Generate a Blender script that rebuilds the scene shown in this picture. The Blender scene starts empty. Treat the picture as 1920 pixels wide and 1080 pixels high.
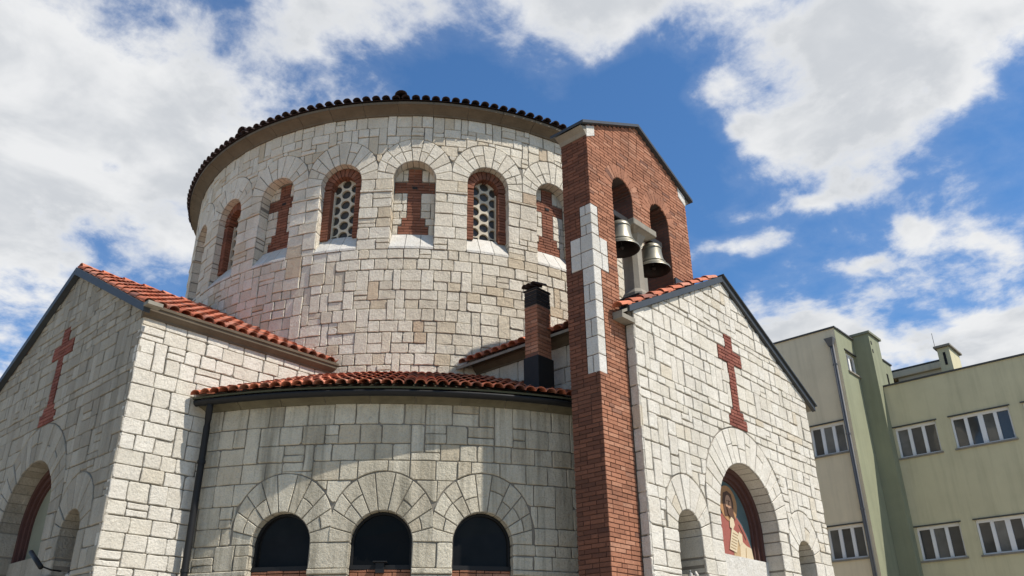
import bpy, math, random
from mathutils import Vector, Matrix
from math import sin, cos, pi, sqrt, radians, atan2, hypot

# ------------------------------------------------------------------ camera, world, sun, exposure
scene = bpy.context.scene
COL = scene.collection
CAM_Z = 1.6
A, PT, RO, FPX = 0.7330, 0.4550, -0.0100, 1576.4
fw = Vector((cos(A)*cos(PT), sin(A)*cos(PT), sin(PT)))
rt = Vector((sin(A), -cos(A), 0)); up = rt.cross(fw)
rt2 = rt*cos(RO) + up*sin(RO); up2 = -rt*sin(RO) + up*cos(RO)
cd = bpy.data.cameras.new('camera'); cam = bpy.data.objects.new('camera', cd); COL.objects.link(cam)
cd.sensor_fit = 'HORIZONTAL'; cd.sensor_width = 36.0; cd.lens = FPX/1920*36.0
cd.clip_start = 0.1; cd.clip_end = 6000
cam.matrix_world = Matrix(((rt2.x, up2.x, -fw.x, 0), (rt2.y, up2.y, -fw.y, 0), (rt2.z, up2.z, -fw.z, CAM_Z), (0, 0, 0, 1)))
scene.camera = cam

SUN_B, SUN_EL = radians(18.5), radians(53.5)
sun_dir = Vector((sin(SUN_B)*cos(SUN_EL), -cos(SUN_B)*cos(SUN_EL), sin(SUN_EL)))
sd = bpy.data.lights.new('sun', 'SUN'); sun = bpy.data.objects.new('sun', sd); COL.objects.link(sun)
sd.energy = 5.0; sd.angle = radians(0.55); sd.color = (1.0, 0.94, 0.86)
sun.rotation_euler = sun_dir.to_track_quat('Z', 'Y').to_euler()
sun.location = (20, -20, 60)

scene.view_settings.view_transform = 'Standard'
scene.view_settings.look = 'None'
scene.view_settings.gamma = 1.0
scene.view_settings.exposure = 0.38
scene.view_settings.use_curve_mapping = False
scene.render.engine = 'CYCLES'
scene.cycles.max_bounces = 6
scene.cycles.diffuse_bounces = 4
scene.cycles.use_denoising = True

world = bpy.data.worlds.new('World'); scene.world = world; world.use_nodes = True
def build_sky():
    nt = world.node_tree; N = nt.nodes; L = nt.links; N.clear()
    def val(x): return x
    def put(sock, v):
        if isinstance(v, (int, float)): sock.default_value = v
        elif isinstance(v, tuple): sock.default_value = v
        else: L.new(v, sock)
    def M(op, a, b=None, c=None, clamp=False):
        n = N.new('ShaderNodeMath'); n.operation = op; n.use_clamp = clamp
        put(n.inputs[0], a)
        if b is not None: put(n.inputs[1], b)
        if c is not None: put(n.inputs[2], c)
        return n.outputs[0]
    def ramp(v, lo, hi, o0=0.0, o1=1.0):
        n = N.new('ShaderNodeMapRange'); n.interpolation_type = 'SMOOTHSTEP'
        put(n.inputs[0], v); n.inputs[1].default_value = lo; n.inputs[2].default_value = hi
        n.inputs[3].default_value = o0; n.inputs[4].default_value = o1
        return n.outputs[0]
    def noise(vec, scale, detail, rough, dist=0.0, off=(0, 0, 0)):
        mp = N.new('ShaderNodeVectorMath'); mp.operation = 'ADD'; L.new(vec, mp.inputs[0]); mp.inputs[1].default_value = off
        n = N.new('ShaderNodeTexNoise'); n.inputs['Scale'].default_value = scale; n.inputs['Detail'].default_value = detail
        n.inputs['Roughness'].default_value = rough; n.inputs['Distortion'].default_value = dist
        L.new(mp.outputs[0], n.inputs['Vector']); return n.outputs['Fac']
    tc = N.new('ShaderNodeTexCoord'); D = tc.outputs['Generated']
    sx = N.new('ShaderNodeSeparateXYZ'); L.new(D, sx.inputs[0])
    az = M('ARCTAN2', sx.outputs[1], sx.outputs[0])
    el = M('ARCSINE', sx.outputs[2])
    den = M('ADD', M('MAXIMUM', sx.outputs[2], 0.0), 0.18)
    cb = N.new('ShaderNodeCombineXYZ')
    L.new(M('DIVIDE', sx.outputs[0], den), cb.inputs[0]); L.new(M('DIVIDE', sx.outputs[1], den), cb.inputs[1])
    Pv = cb.outputs[0]
    # wobble the cloud outlines so that no bank has a smooth edge
    w1 = noise(Pv, 3.2, 4, 0.6, 0, (3.1, 7.7, 1.0)); w2 = noise(Pv, 3.2, 4, 0.6, 0, (13.1, 2.7, 5.0))
    azw = M('ADD', az, M('MULTIPLY', M('SUBTRACT', w1, 0.5), 0.20))
    elw = M('ADD', el, M('MULTIPLY', M('SUBTRACT', w2, 0.5), 0.13))
    # cloud banks and clear gaps: azimuth, elevation, half widths (degrees), weight
    banks = [(75, 34, 17, 10, .50), (84, 27, 14, 6, .28), (58, 42, 7, 4.5, .24), (35, 46.2, 12, 3.4, .34), (24, 44.0, 7, 3.6, .30), (10, 38.5, 8, 4.6, .36), (3, 40, 8, 6, .26), (15, 40, 5, 4, .18),
             (17.8, 33.4, 3.4, 3.0, .44), (25.4, 37.6, 2.6, 1.0, .40), (22.6, 35.4, 1.8, 1.3, .36), (20.5, 29.9, 4.4, 1.0, .46), (15, 31, 3, 1.0, .20),
             (24.0, 27.2, 4.4, 0.9, .46), (12.7, 26.8, 2.0, 1.7, .42), (15.8, 24.3, 3.2, .8, .34), (8.3, 26.0, 1.4, 1.6, .28), (19.5, 25.0, 2.4, .7, .26), (5, 29.5, 5, 2.0, -.18),
             (20, 20.6, 8, 2.6, .46), (6, 19.0, 12, 3.0, .44), (72, 20.5, 13, 4, .10),
             (44, 38.0, 7, 4.6, -.44), (31, 38.6, 4, 3.4, -.40), (29, 31, 5, 6, -.30), (12, 30.4, 10, 2.0, -.20), (9, 24, 8, 2.4, -.16), (63, 24.5, 6, 2.0, -.20), (67, 44.0, 3, 2.0, -.22), (60, 37.5, 3, 1.6, -.20)]
    tot = None
    for (a0, e0, sa, se, wt) in banks:
        da = M('MULTIPLY', M('SUBTRACT', azw, radians(a0)), 1/radians(sa)); de = M('MULTIPLY', M('SUBTRACT', elw, radians(e0)), 1/radians(se))
        r2 = M('MULTIPLY_ADD', da, da, M('MULTIPLY', de, de))
        g = M('MULTIPLY', M('POWER', 0.4, r2), wt)
        tot = g if tot is None else M('ADD', tot, g)
    n1 = noise(Pv, 3.6, 9, 0.62, 0.2, (1.3, 0.2, 0.0))
    n2 = noise(Pv, 13.0, 5, 0.62, 0.3, (5.3, 2.2, 2.0))
    fld = M('ADD', M('ADD', M('MULTIPLY', M('SUBTRACT', n1, 0.5), 1.7), M('MULTIPLY', M('SUBTRACT', n2, 0.5), 0.5)), tot)
    mask = ramp(fld, 0.0, 0.38)
    cover = M('ADD', M('MULTIPLY', mask, 0.93), M('MULTIPLY', ramp(fld, -.24, .10), 0.07))
    thick = ramp(fld, 0.10, 0.52)
    sh = noise(Pv, 5.5, 5, 0.55, 0.3, (2.0, 8.0, 6.0))
    grey = M('MULTIPLY', thick, ramp(sh, 0.34, 0.62, 0.22, 1.0))
    mixc = N.new('ShaderNodeMix'); mixc.data_type = 'RGBA'
    L.new(grey, mixc.inputs[0]); mixc.inputs[6].default_value = (0.83, 0.835, 0.84, 1); mixc.inputs[7].default_value = (0.56, 0.585, 0.62, 1)
    cloudbg = N.new('ShaderNodeBackground'); L.new(mixc.outputs[2], cloudbg.inputs['Color']); cloudbg.inputs['Strength'].default_value = CLOUD
    sky = N.new('ShaderNodeTexSky'); sky.sky_type = 'NISHITA'; sky.sun_disc = False
    sky.sun_elevation = SUN_EL; sky.sun_rotation = atan2(sun_dir.x, sun_dir.y)
    sky.altitude = 200; sky.air_density = 1.0; sky.dust_density = 0.3; sky.ozone_density = 3.0
    tint = N.new('ShaderNodeMix'); tint.data_type = 'RGBA'; tint.blend_type = 'MULTIPLY'; tint.inputs[0].default_value = 1.0
    L.new(sky.outputs[0], tint.inputs[6]); tint.inputs[7].default_value = (0.62, 0.95, 1.18, 1)
    bg = N.new('ShaderNodeBackground'); L.new(tint.outputs[2], bg.inputs['Color']); bg.inputs['Strength'].default_value = 0.105
    ms = N.new('ShaderNodeMixShader'); L.new(cover, ms.inputs[0]); L.new(bg.outputs[0], ms.inputs[1]); L.new(cloudbg.outputs[0], ms.inputs[2])
    out = N.new('ShaderNodeOutputWorld'); L.new(ms.outputs[0], out.inputs['Surface'])
CLOUD = 0.84
world.cycles.sampling_method = 'MANUAL'; world.cycles.sample_map_resolution = 512
build_sky()

# ------------------------------------------------------------------ measures of the place (metres; z up, ground at 0)
XC, YC, R1, R2, W = 13.703, 15.465, 6.0, 8.01, 3.174
XL, YF = 5.042, 6.851
Z_ROT_TOP = 12.826
XT, YT, TK, WT = 9.765, 7.02, 0.574, 3.208
rng = random.Random(11)

# ------------------------------------------------------------------ materials
MATS = {}
def new_mat(name):
    m = bpy.data.materials.new(name); m.use_nodes = True
    nt = m.node_tree; MATS[name] = m
    return m, nt, nt.nodes['Principled BSDF']
class NG:
    def __init__(s, nt): s.nt = nt; s.N = nt.nodes; s.L = nt.links
    def put(s, sock, v):
        if isinstance(v, (int, float, tuple)): sock.default_value = v
        else: s.L.new(v, sock)
    def pos(s): return s.N.new('ShaderNodeNewGeometry').outputs['Position']
    def attr(s, n):
        a = s.N.new('ShaderNodeAttribute'); a.attribute_name = n; return a.outputs['Fac']
    def rand(s): return s.N.new('ShaderNodeObjectInfo').outputs['Random']
    def mapv(s, v, scale):
        m = s.N.new('ShaderNodeVectorMath'); m.operation = 'MULTIPLY'; s.L.new(v, m.inputs[0]); m.inputs[1].default_value = scale; return m.outputs[0]
    def noise(s, v, scale, detail=4, rough=.55, dist=0.):
        n = s.N.new('ShaderNodeTexNoise'); n.inputs['Scale'].default_value = scale; n.inputs['Detail'].default_value = detail
        n.inputs['Roughness'].default_value = rough; n.inputs['Distortion'].default_value = dist; s.L.new(v, n.inputs['Vector']); return n.outputs['Fac']
    def voro(s, v, scale):
        n = s.N.new('ShaderNodeTexVoronoi'); n.inputs['Scale'].default_value = scale; s.L.new(v, n.inputs['Vector']); return n.outputs['Distance']
    def M(s, op, a, b=None, clamp=False):
        n = s.N.new('ShaderNodeMath'); n.operation = op; n.use_clamp = clamp; s.put(n.inputs[0], a)
        if b is not None: s.put(n.inputs[1], b)
        return n.outputs[0]
    def rng(s, v, lo, hi, o0=0., o1=1.):
        n = s.N.new('ShaderNodeMapRange'); s.put(n.inputs[0], v)
        n.inputs[1].default_value = lo; n.inputs[2].default_value = hi; n.inputs[3].default_value = o0; n.inputs[4].default_value = o1; return n.outputs[0]
    def ramp(s, v, stops):
        n = s.N.new('ShaderNodeValToRGB'); s.L.new(v, n.inputs[0]); e = n.color_ramp.elements
        while len(e) < len(stops): e.new(0.5)
        for k, (p, c) in enumerate(stops): e[k].position = p; e[k].color = (*c, 1)
        return n.outputs[0]
    def mix(s, f, a, b, mode='MIX'):
        n = s.N.new('ShaderNodeMix'); n.data_type = 'RGBA'; n.blend_type = mode; s.put(n.inputs[0], f)
        for k, v in ((6, a), (7, b)):
            if isinstance(v, tuple): n.inputs[k].default_value = (*v, 1)
            else: s.L.new(v, n.inputs[k])
        return n.outputs[2]
    def bump(s, h, strength, dist, bsdf, prev=None):
        n = s.N.new('ShaderNodeBump'); n.inputs['Strength'].default_value = strength; n.inputs['Distance'].default_value = dist
        s.L.new(h, n.inputs['Height'])
        if prev is not None: s.L.new(prev, n.inputs['Normal'])
        s.L.new(n.outputs[0], bsdf.inputs['Normal']); return n.outputs[0]
    def sep(s, v):
        n = s.N.new('ShaderNodeSeparateXYZ'); s.L.new(v, n.inputs[0]); return n.outputs

def stone_mat(name, stops, grime=0.35, grime_col=(.10, .10, .085), streak=0.0, bump=.55):
    m, nt, b = new_mat(name); g = NG(nt); P = g.pos()
    col = g.ramp(g.attr('tone'), stops)
    mott = g.noise(P, 5.5, 5, .6); fine = g.noise(P, 42, 5, .7)
    col = g.mix(g.rng(mott, .38, .75, 0, .32), col, (.38, .33, .25), 'MIX')
    col = g.mix(g.rng(fine, .48, .72, 0, .48), col, (.21, .185, .145), 'MIX')
    big = g.noise(g.mapv(P, (1.6, 1.6, .5)), .8, 6, .62)
    col = g.mix(g.rng(big, .47, .72, 0, grime), col, grime_col)
    if streak:
        st = g.noise(g.mapv(P, (5.5, 5.5, .28)), 1.0, 5, .6)
        col = g.mix(g.rng(st, .50, .68, 0, streak), col, (.115, .105, .075))
    nt.links.new(col, b.inputs['Base Color']); b.inputs['Roughness'].default_value = .92
    b.inputs['Specular IOR Level'].default_value = .18
    h = g.M('ADD', g.M('MULTIPLY', g.noise(P, 24, 5, .75), .8), g.M('MULTIPLY', g.noise(P, 9, 3, .6), .8))
    n0 = g.bump(h, bump, .045, b)
    pits = g.rng(g.voro(P, 48), .0, .32)
    g.bump(pits, .35, .010, b, n0)
    return m
WHITE = [(0, (.545, .505, .42)), (.35, (.59, .55, .47)), (.7, (.625, .59, .51)), (.95, (.575, .53, .435)), (1, (.53, .46, .345))]
WARM = [(0, (.57, .505, .395)), (.3, (.65, .59, .475)), (.65, (.69, .635, .525)), (.86, (.60, .525, .40)), (.96, (.54, .45, .32)), (1, (.50, .37, .25))]
GREYS = [(0, (.47, .42, .315)), (.4, (.55, .50, .385)), (.75, (.60, .55, .43)), (1, (.49, .42, .30))]
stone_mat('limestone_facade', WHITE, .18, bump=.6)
stone_mat('limestone_rotunda', WARM, .30, (.24, .195, .135), bump=.75)
stone_mat('limestone_ring', GREYS, .42, (.16, .14, .095), .55, .85)
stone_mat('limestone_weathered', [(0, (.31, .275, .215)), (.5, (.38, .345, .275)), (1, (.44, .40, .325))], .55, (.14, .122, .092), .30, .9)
stone_mat('limestone_clean', [(0, (.52, .50, .445)), (1, (.60, .575, .52))], .15)

def simple(name, col, rough=.6, metal=0., noise_amt=.25, nscale=6, bump=0., bscale=40, spec=.3, streak=0.):
    m, nt, b = new_mat(name); g = NG(nt); P = g.pos()
    n = g.noise(P, nscale, 6, .62)
    c = g.mix(g.rng(n, .3, .75, 0, noise_amt), col, tuple(x*.45 for x in col))
    if streak:
        st = g.noise(g.mapv(P, (4, 4, .25)), 1.0, 6, .65)
        c = g.mix(g.rng(st, .48, .75, 0, streak), c, tuple(x*.42 for x in col))
    nt.links.new(c, b.inputs['Base Color']); b.inputs['Roughness'].default_value = rough; b.inputs['Metallic'].default_value = metal
    b.inputs['Specular IOR Level'].default_value = spec
    if bump: g.bump(g.noise(P, bscale, 5, .6), bump, .01, b)
    return m
simple('mortar', (.22, .195, .155), .95, 0, .5, 9, .4)
simple('brick_mortar', (.135, .10, .08), .95, 0, .4, 14, .3)
simple('cornice_stone', (.135, .108, .075), .9, 0, .5, 3, .3, 30, .2, .35)
simple('mossy_cornice', (.135, .12, .078), .9, 0, .6, 4, .3, 30, .2, .5)
simple('dark_metal', (.014, .014, .014), .55, 0., .3, 8, 0., 40, .2)
simple('grey_metal', (.052, .056, .058), .5, .2, .3, 5)
simple('concrete', (.25, .225, .18), .88, 0, .45, 5, .3, 30, .2, .5)
simple('lattice_concrete', (.56, .50, .38), .9, 0, .4, 9, .3)
simple('dark_tile', (.042, .028, .026), .9, 0, .5, 9, .4, 30)  # near-black tile: shade under the drum eaves is painted into its colour
simple('soot', (.018, .016, .015), .9, 0, .3, 8, .5, 25)
simple('bell_bronze', (.27, .25, .19), .45, .55, .55, 5, .1, 60, .5, .5)
simple('iron', (.03, .028, .026), .6, .6, .3, 12)
simple('plaster_olive', (.545, .495, .315), .93, 0, .22, 1.3, .12, 60, .15, .30)
simple('plaster_khaki', (.66, .56, .385), .93, 0, .22, 1.3, .12, 60, .15, .30)
simple('plaster_green', (.24, .248, .162), .93, 0, .25, 1.6, .12, 60, .15, .35)
simple('plaster_grey', (.20, .205, .15), .93, 0, .4, 2.5, .15, 50, .15, .3)
simple('flashing', (.075, .072, .065), .6, .3, .3, 6)
simple('white_frame', (.70, .69, .66), .5, 0, .12, 5)
simple('zinc_pipe', (.12, .12, .12), .65, .2, .3, 6)
simple('painted_red', (.085, .038, .031), .7, 0, .35, 8, .2)
simple('dark_wood', (.06, .03, .018), .6, 0, .4, 8)
simple('pavement', (.40, .355, .285), .9, 0, .25, 2.2, .2)
simple('mosaic_teal', (.075, .115, .115), .7, 0, .5, 30, .3, 60)
simple('mosaic_red', (.29, .085, .062), .7, 0, .5, 30, .3, 60)
simple('mosaic_ochre', (.42, .29, .15), .7, 0, .45, 30, .3, 60)
simple('mosaic_gold', (.38, .20, .085), .6, 0, .5, 30, .3, 60)
simple('mosaic_cream', (.54, .44, .29), .7, 0, .3, 40, .3, 60)
simple('mosaic_skin', (.40, .23, .14), .7, 0, .4, 30, .3, 60)
simple('mosaic_brown', (.09, .045, .025), .7, 0, .4, 30, .3, 60)
simple('moss', (.085, .085, .05), .95, 0, .5, 10, .6, 30)

def glass_mat(name, col, rough, spec=.6):
    m, nt, b = new_mat(name); g = NG(nt); P = g.pos()
    c = g.mix(g.rng(g.noise(P, 2.5, 3), .4, .7, 0, .5), g.mix(g.rng(g.rand(), .45, 1., 0, .8), col, tuple(min(.5, x*3.2) for x in col)), tuple(x*.5 for x in col))
    nt.links.new(c, b.inputs['Base Color']); b.inputs['Roughness'].default_value = rough; b.inputs['Specular IOR Level'].default_value = spec
    g.bump(g.noise(P, 1.5, 2), .05, .02, b)
glass_mat('dark_glass', (.006, .006, .006), .08, .06)
glass_mat('window_glass', (.06, .06, .055), .05, .7)
glass_mat('lattice_glass', (.055, .050, .040), .3, .3)

def brick_mat(name, stops, dirt=.4):
    m, nt, b = new_mat(name); g = NG(nt); P = g.pos()
    col = g.ramp(g.attr('tone'), stops)
    col = g.mix(g.rng(g.noise(P, 35, 4, .65), .4, .75, 0, .45), col, (.09, .035, .02))
    col = g.mix(g.rng(g.noise(g.mapv(P, (1.2, 1.2, .8)), 1.6, 6, .65), .45, .75, 0, dirt), col, (.055, .035, .026))
    nt.links.new(col, b.inputs['Base Color']); b.inputs['Roughness'].default_value = .9; b.inputs['Specular IOR Level'].default_value = .15
    g.bump(g.noise(P, 70, 5, .65), .5, .008, b)
brick_mat('brick', [(0, (.235, .104, .060)), (.35, (.31, .138, .080)), (.75, (.355, .162, .094)), (.93, (.39, .20, .125)), (1, (.15, .072, .050))], .48)
brick_mat('brick_left_face', [(0, (.11, .050, .033)), (.4, (.16, .068, .042)), (.8, (.20, .085, .052)), (1, (.09, .042, .03))], .5)  # darker brick tones, used on the left face of the bell gable
brick_mat('brick_dark', [(0, (.17, .072, .044)), (.4, (.23, .096, .058)), (.8, (.27, .115, .07)), (1, (.13, .058, .04))], .45)
brick_mat('brick_red', [(0, (.17, .056, .040)), (.5, (.225, .074, .053)), (1, (.27, .10, .07))], .40)
def brick_texture_mat():
    m, nt, b = new_mat('brick_reveal'); g = NG(nt)
    P = g.pos(); s = g.sep(P); cb = g.N.new('ShaderNodeCombineXYZ')
    nt.links.new(g.M('ADD', s[0], s[1]), cb.inputs[0]); nt.links.new(s[2], cb.inputs[1])
    t = g.N.new('ShaderNodeTexBrick'); nt.links.new(cb.outputs[0], t.inputs['Vector'])
    t.inputs['Scale'].default_value = 1.; t.inputs['Brick Width'].default_value = .26; t.inputs['Row Height'].default_value = .065; t.inputs['Mortar Size'].default_value = .006
    t.inputs['Color1'].default_value = (.11, .045, .028, 1); t.inputs['Color2'].default_value = (.07, .03, .02, 1); t.inputs['Mortar'].default_value = (.05, .036, .03, 1)
    nt.links.new(t.outputs['Color'], b.inputs['Base Color']); b.inputs['Roughness'].default_value = .9
    g.bump(t.outputs['Fac'], -.4, .01, b)
brick_texture_mat()
def tile_mat(name, dark=0.):
    m, nt, b = new_mat(name); g = NG(nt); P = g.pos()
    col = g.ramp(g.rand(), [(0, (.33, .095, .05)), (.3, (.47, .145, .075)), (.6, (.53, .185, .105)), (.8, (.46, .20, .13)), (.93, (.36, .155, .10)), (1, (.20, .08, .058))])
    col = g.mix(g.rng(g.noise(P, 14, 5, .65), .45, .75, 0, .5), col, (.12, .05, .035))
    col = g.mix(g.rng(g.noise(P, 2.2, 5, .6), .48, .72, 0, .6 if not dark else dark), col, (.06, .042, .034))
    nt.links.new(col, b.inputs['Base Color']); b.inputs['Roughness'].default_value = .85; b.inputs['Specular IOR Level'].default_value = .2
    g.bump(g.noise(P, 40, 4), .4, .008, b)
tile_mat('roof_tile'); tile_mat('old_roof_tile', .95)

# ------------------------------------------------------------------ object helpers
PLOC = {}
def link(o, parent=None):
    COL.objects.link(o)
    if parent is not None:
        o.parent = parent
        o.matrix_parent_inverse = Matrix.Translation(-PLOC.get(parent.name, Vector((0, 0, 0))))
    return o
def empty(name, loc, label, cat, group=None):
    o = bpy.data.objects.new(name, None); COL.objects.link(o); o.location = loc; o.empty_display_size = .3
    PLOC[o.name] = Vector(loc); tag(o, label, cat, group); return o
def tag(o, label, cat, group=None):
    o['label'] = label; o['category'] = cat
    if group: o['group'] = group
def mesh_obj(name, vs, fs, mat, parent=None, tones=None, smooth=False, center=False):
    me = bpy.data.meshes.new(name); loc = Vector((0, 0, 0))
    if center:
        n = len(vs); loc = Vector((sum(v[0] for v in vs)/n, sum(v[1] for v in vs)/n, sum(v[2] for v in vs)/n))
        vs = [(v[0]-loc.x, v[1]-loc.y, v[2]-loc.z) for v in vs]
    me.from_pydata(vs, [], fs)
    if tones is not None:
        at = me.attributes.new('tone', 'FLOAT', 'FACE'); at.data.foreach_set('value', tones)
    me.materials.append(MATS[mat] if isinstance(mat, str) else mat)
    if smooth: me.polygons.foreach_set('use_smooth', [True]*len(me.polygons))
    o = bpy.data.objects.new(name, me); o.location = loc; link(o, parent)
    return o
class MB:
    def __init__(s): s.v = []; s.f = []; s.t = []
    def add(s, vs, fs, tone=.5):
        k = len(s.v); s.v += [tuple(v) for v in vs]; s.f += [tuple(i+k for i in f) for f in fs]; s.t += [tone]*len(fs); return s
    def box(s, x0, x1, y0, y1, z0, z1, tone=.5, bev=0.):
        if bev:
            b = min(bev, .45*abs(x1-x0), .45*abs(y1-y0), .45*abs(z1-z0))
            V = []; F = []
            for sx in (0, 1):
                for sy in (0, 1):
                    for sz in (0, 1):
                        X = (x0, x1)[sx]; Y = (y0, y1)[sy]; Z = (z0, z1)[sz]; dx = b*(1-2*sx); dy = b*(1-2*sy); dz = b*(1-2*sz)
                        V += [(X, Y+dy, Z+dz), (X+dx, Y, Z+dz), (X+dx, Y+dy, Z)]
            I = lambda a, b_, c, k: (a*4+b_*2+c)*3+k
            for a in (0, 1):
                q = [I(a, 0, 0, 0), I(a, 1, 0, 0), I(a, 1, 1, 0), I(a, 0, 1, 0)]; F.append(q[::-1] if a == 0 else q)
                q = [I(0, a, 0, 1), I(1, a, 0, 1), I(1, a, 1, 1), I(0, a, 1, 1)]; F.append(q if a == 0 else q[::-1])
                q = [I(0, 0, a, 2), I(1, 0, a, 2), I(1, 1, a, 2), I(0, 1, a, 2)]; F.append(q[::-1] if a == 0 else q)
            for p in (0, 1):
                for r in (0, 1):
                    F.append([I(p, r, 0, 0), I(p, r, 1, 0), I(p, r, 1, 1), I(p, r, 0, 1)])
                    F.append([I(p, 0, r, 0), I(p, 1, r, 0), I(p, 1, r, 2), I(p, 0, r, 2)])
                    F.append([I(0, p, r, 1), I(1, p, r, 1), I(1, p, r, 2), I(0, p, r, 2)])
                    for c in (0, 1): F.append([I(p, r, c, 0), I(p, r, c, 1), I(p, r, c, 2)])
            return s.add(V, F, tone)
        V = [(x0, y0, z0), (x1, y0, z0), (x1, y1, z0), (x0, y1, z0), (x0, y0, z1), (x1, y0, z1), (x1, y1, z1), (x0, y1, z1)]
        return s.add(V, [(3, 2, 1, 0), (4, 5, 6, 7), (0, 1, 5, 4), (1, 2, 6, 5), (2, 3, 7, 6), (3, 0, 4, 7)], tone)
    def tube(s, pts, r, n=10, caps=True):
        pts = [Vector(p) for p in pts]; rings = []; K = len(pts)
        rs = r if isinstance(r, (list, tuple)) else [r]*K
        for i, p in enumerate(pts):
            d = (pts[min(i+1, K-1)]-pts[max(i-1, 0)]).normalized()
            a = d.cross(Vector((0, 0, 1)) if abs(d.z) < .95 else Vector((1, 0, 0))).normalized(); b = d.cross(a)
            rings.append([p+(a*cos(2*pi*k/n)+b*sin(2*pi*k/n))*rs[i] for k in range(n)])
        V = [v for rg in rings for v in rg]; F = []
        for i in range(K-1):
            for k in range(n): F.append((i*n+k, i*n+(k+1) % n, (i+1)*n+(k+1) % n, (i+1)*n+k))
        if caps: F += [tuple(range(n))[::-1], tuple((K-1)*n+k for k in range(n))]
        return s.add(V, F)
    def lathe(s, c, prof, n=32):
        V = []; F = []
        for (r, z) in prof:
            for k in range(n): V.append((c[0]+r*cos(2*pi*k/n), c[1]+r*sin(2*pi*k/n), c[2]+z))
        for i in range(len(prof)-1):
            for k in range(n): F.append((i*n+k, i*n+(k+1) % n, (i+1)*n+(k+1) % n, (i+1)*n+k))
        return s.add(V, F)
    def prism(s, poly, axis_map, d0, d1, tone=.5):      # poly CCW seen from outside; d0 back, d1 front
        n = len(poly); V = [axis_map(u, v, d0) for u, v in poly]+[axis_map(u, v, d1) for u, v in poly]
        F = [tuple(range(n))[::-1], tuple(range(n, 2*n))]+[(i, (i+1) % n, n+(i+1) % n, n+i) for i in range(n)]
        return s.add(V, F, tone)
    def build(s, name, mat, parent=None, smooth=False, tone=False):
        return mesh_obj(name, s.v, s.f, mat, parent, s.t if tone else None, smooth)

# wall frames: (u to the right seen from outside, v up, d out of the wall)
def map_front(u, v, d): return (XC+u, YF-d, v)                  # right wing, gable wall
def map_left(u, v, d): return (XL-d, YC-u, v)                   # left wing, gable wall
def map_lside(u, v, d): return (u, YC-W-d, v)                   # left wing, side wall, u = x
def map_rside(u, v, d): return (XC-W-d, -u, v)                  # right wing, side wall, u = -y
def map_cyl(R):
    def f(u, v, d): return (XC+(R+d)*cos(u/R), YC+(R+d)*sin(u/R), v)
    return f
map_rot = map_cyl(R1); map_ring = map_cyl(R2)
def map_tfront(u, v, d): return (u, YT-d, v)
def map_tleft(u, v, d): return (XT-d, -u, v)

# ------------------------------------------------------------------ masonry
def offset(poly, d):
    n = len(poly); out = []
    for i in range(n):
        p0, p1, p2 = poly[i-1], poly[i], poly[(i+1) % n]
        e1 = (p1[0]-p0[0], p1[1]-p0[1]); e2 = (p2[0]-p1[0], p2[1]-p1[1])
        l1 = hypot(*e1) or 1e-6; l2 = hypot(*e2) or 1e-6
        n1 = (-e1[1]/l1, e1[0]/l1); n2 = (-e2[1]/l2, e2[0]/l2)
        b = (n1[0]+n2[0], n1[1]+n2[1]); q = max(.35, (b[0]*b[0]+b[1]*b[1])/2)
        out.append((p1[0]+b[0]*d/q, p1[1]+b[1]*d/q))
    return out
def area(poly):
    return .5*sum(poly[i-1][0]*poly[i][1]-poly[i][0]*poly[i-1][1] for i in range(len(poly)))
def hew(poly):
    """hand-cut outline: knocked-off corners and a wandering edge"""
    out = []
    for i in range(4):
        p0, p1, p2 = poly[i-1], poly[i], poly[(i+1) % 4]
        l0 = hypot(p0[0]-p1[0], p0[1]-p1[1]); l2 = hypot(p2[0]-p1[0], p2[1]-p1[1])
        c = min(rng.uniform(.004, .026)*(2.0 if rng.random() < .12 else 1), .2*l0, .2*l2)
        out.append((p1[0]+(p0[0]-p1[0])*c/l0, p1[1]+(p0[1]-p1[1])*c/l0)); out.append((p1[0]+(p2[0]-p1[0])*c/l2, p1[1]+(p2[1]-p1[1])*c/l2))
        if l2 > .12:
            j = rng.uniform(-.006, .009); t = rng.uniform(.35, .65); nx, ny = -(p2[1]-p1[1])/l2, (p2[0]-p1[0])/l2
            out.append((p1[0]+(p2[0]-p1[0])*t+nx*j, p1[1]+(p2[1]-p1[1])*t+ny*j))
    return out
def block(poly, mp, d_back=-.05, proud=.010, joint=.0125, ch=.009, d0=0.):
    if len(poly) == 4 and joint > .012: poly = hew(poly)
    P = offset(poly, joint/2); Q = offset(P, ch); n = len(P)
    f = d0+rng.uniform(-proud, proud); tu = rng.uniform(-.012, .012); tv = rng.uniform(-.012, .012)
    cu = sum(p[0] for p in P)/n; cv = sum(p[1] for p in P)/n
    V = [mp(u, v, d_back) for u, v in P]+[mp(u, v, f-ch+tu*(u-cu)+tv*(v-cv)) for u, v in P]+[mp(u, v, f+tu*(u-cu)+tv*(v-cv)) for u, v in Q]
    F = []
    for r in (0, 1):
        for i in range(n): F.append((r*n+i, r*n+(i+1) % n, (r+1)*n+(i+1) % n, (r+1)*n+i))
    F.append(tuple(range(2*n, 3*n)))
    c = mp(cu, cv, 0); dist2 = c[0]**2+c[1]**2+(c[2]-CAM_Z)**2
    nn = Vector(mp(cu, cv, 1))-Vector(c); vw = Vector((-c[0], -c[1], CAM_Z-c[2])).normalized()
    return [V, F, rng.random(), abs(area(P))/dist2*max(.02, nn.dot(vw))]
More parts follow.
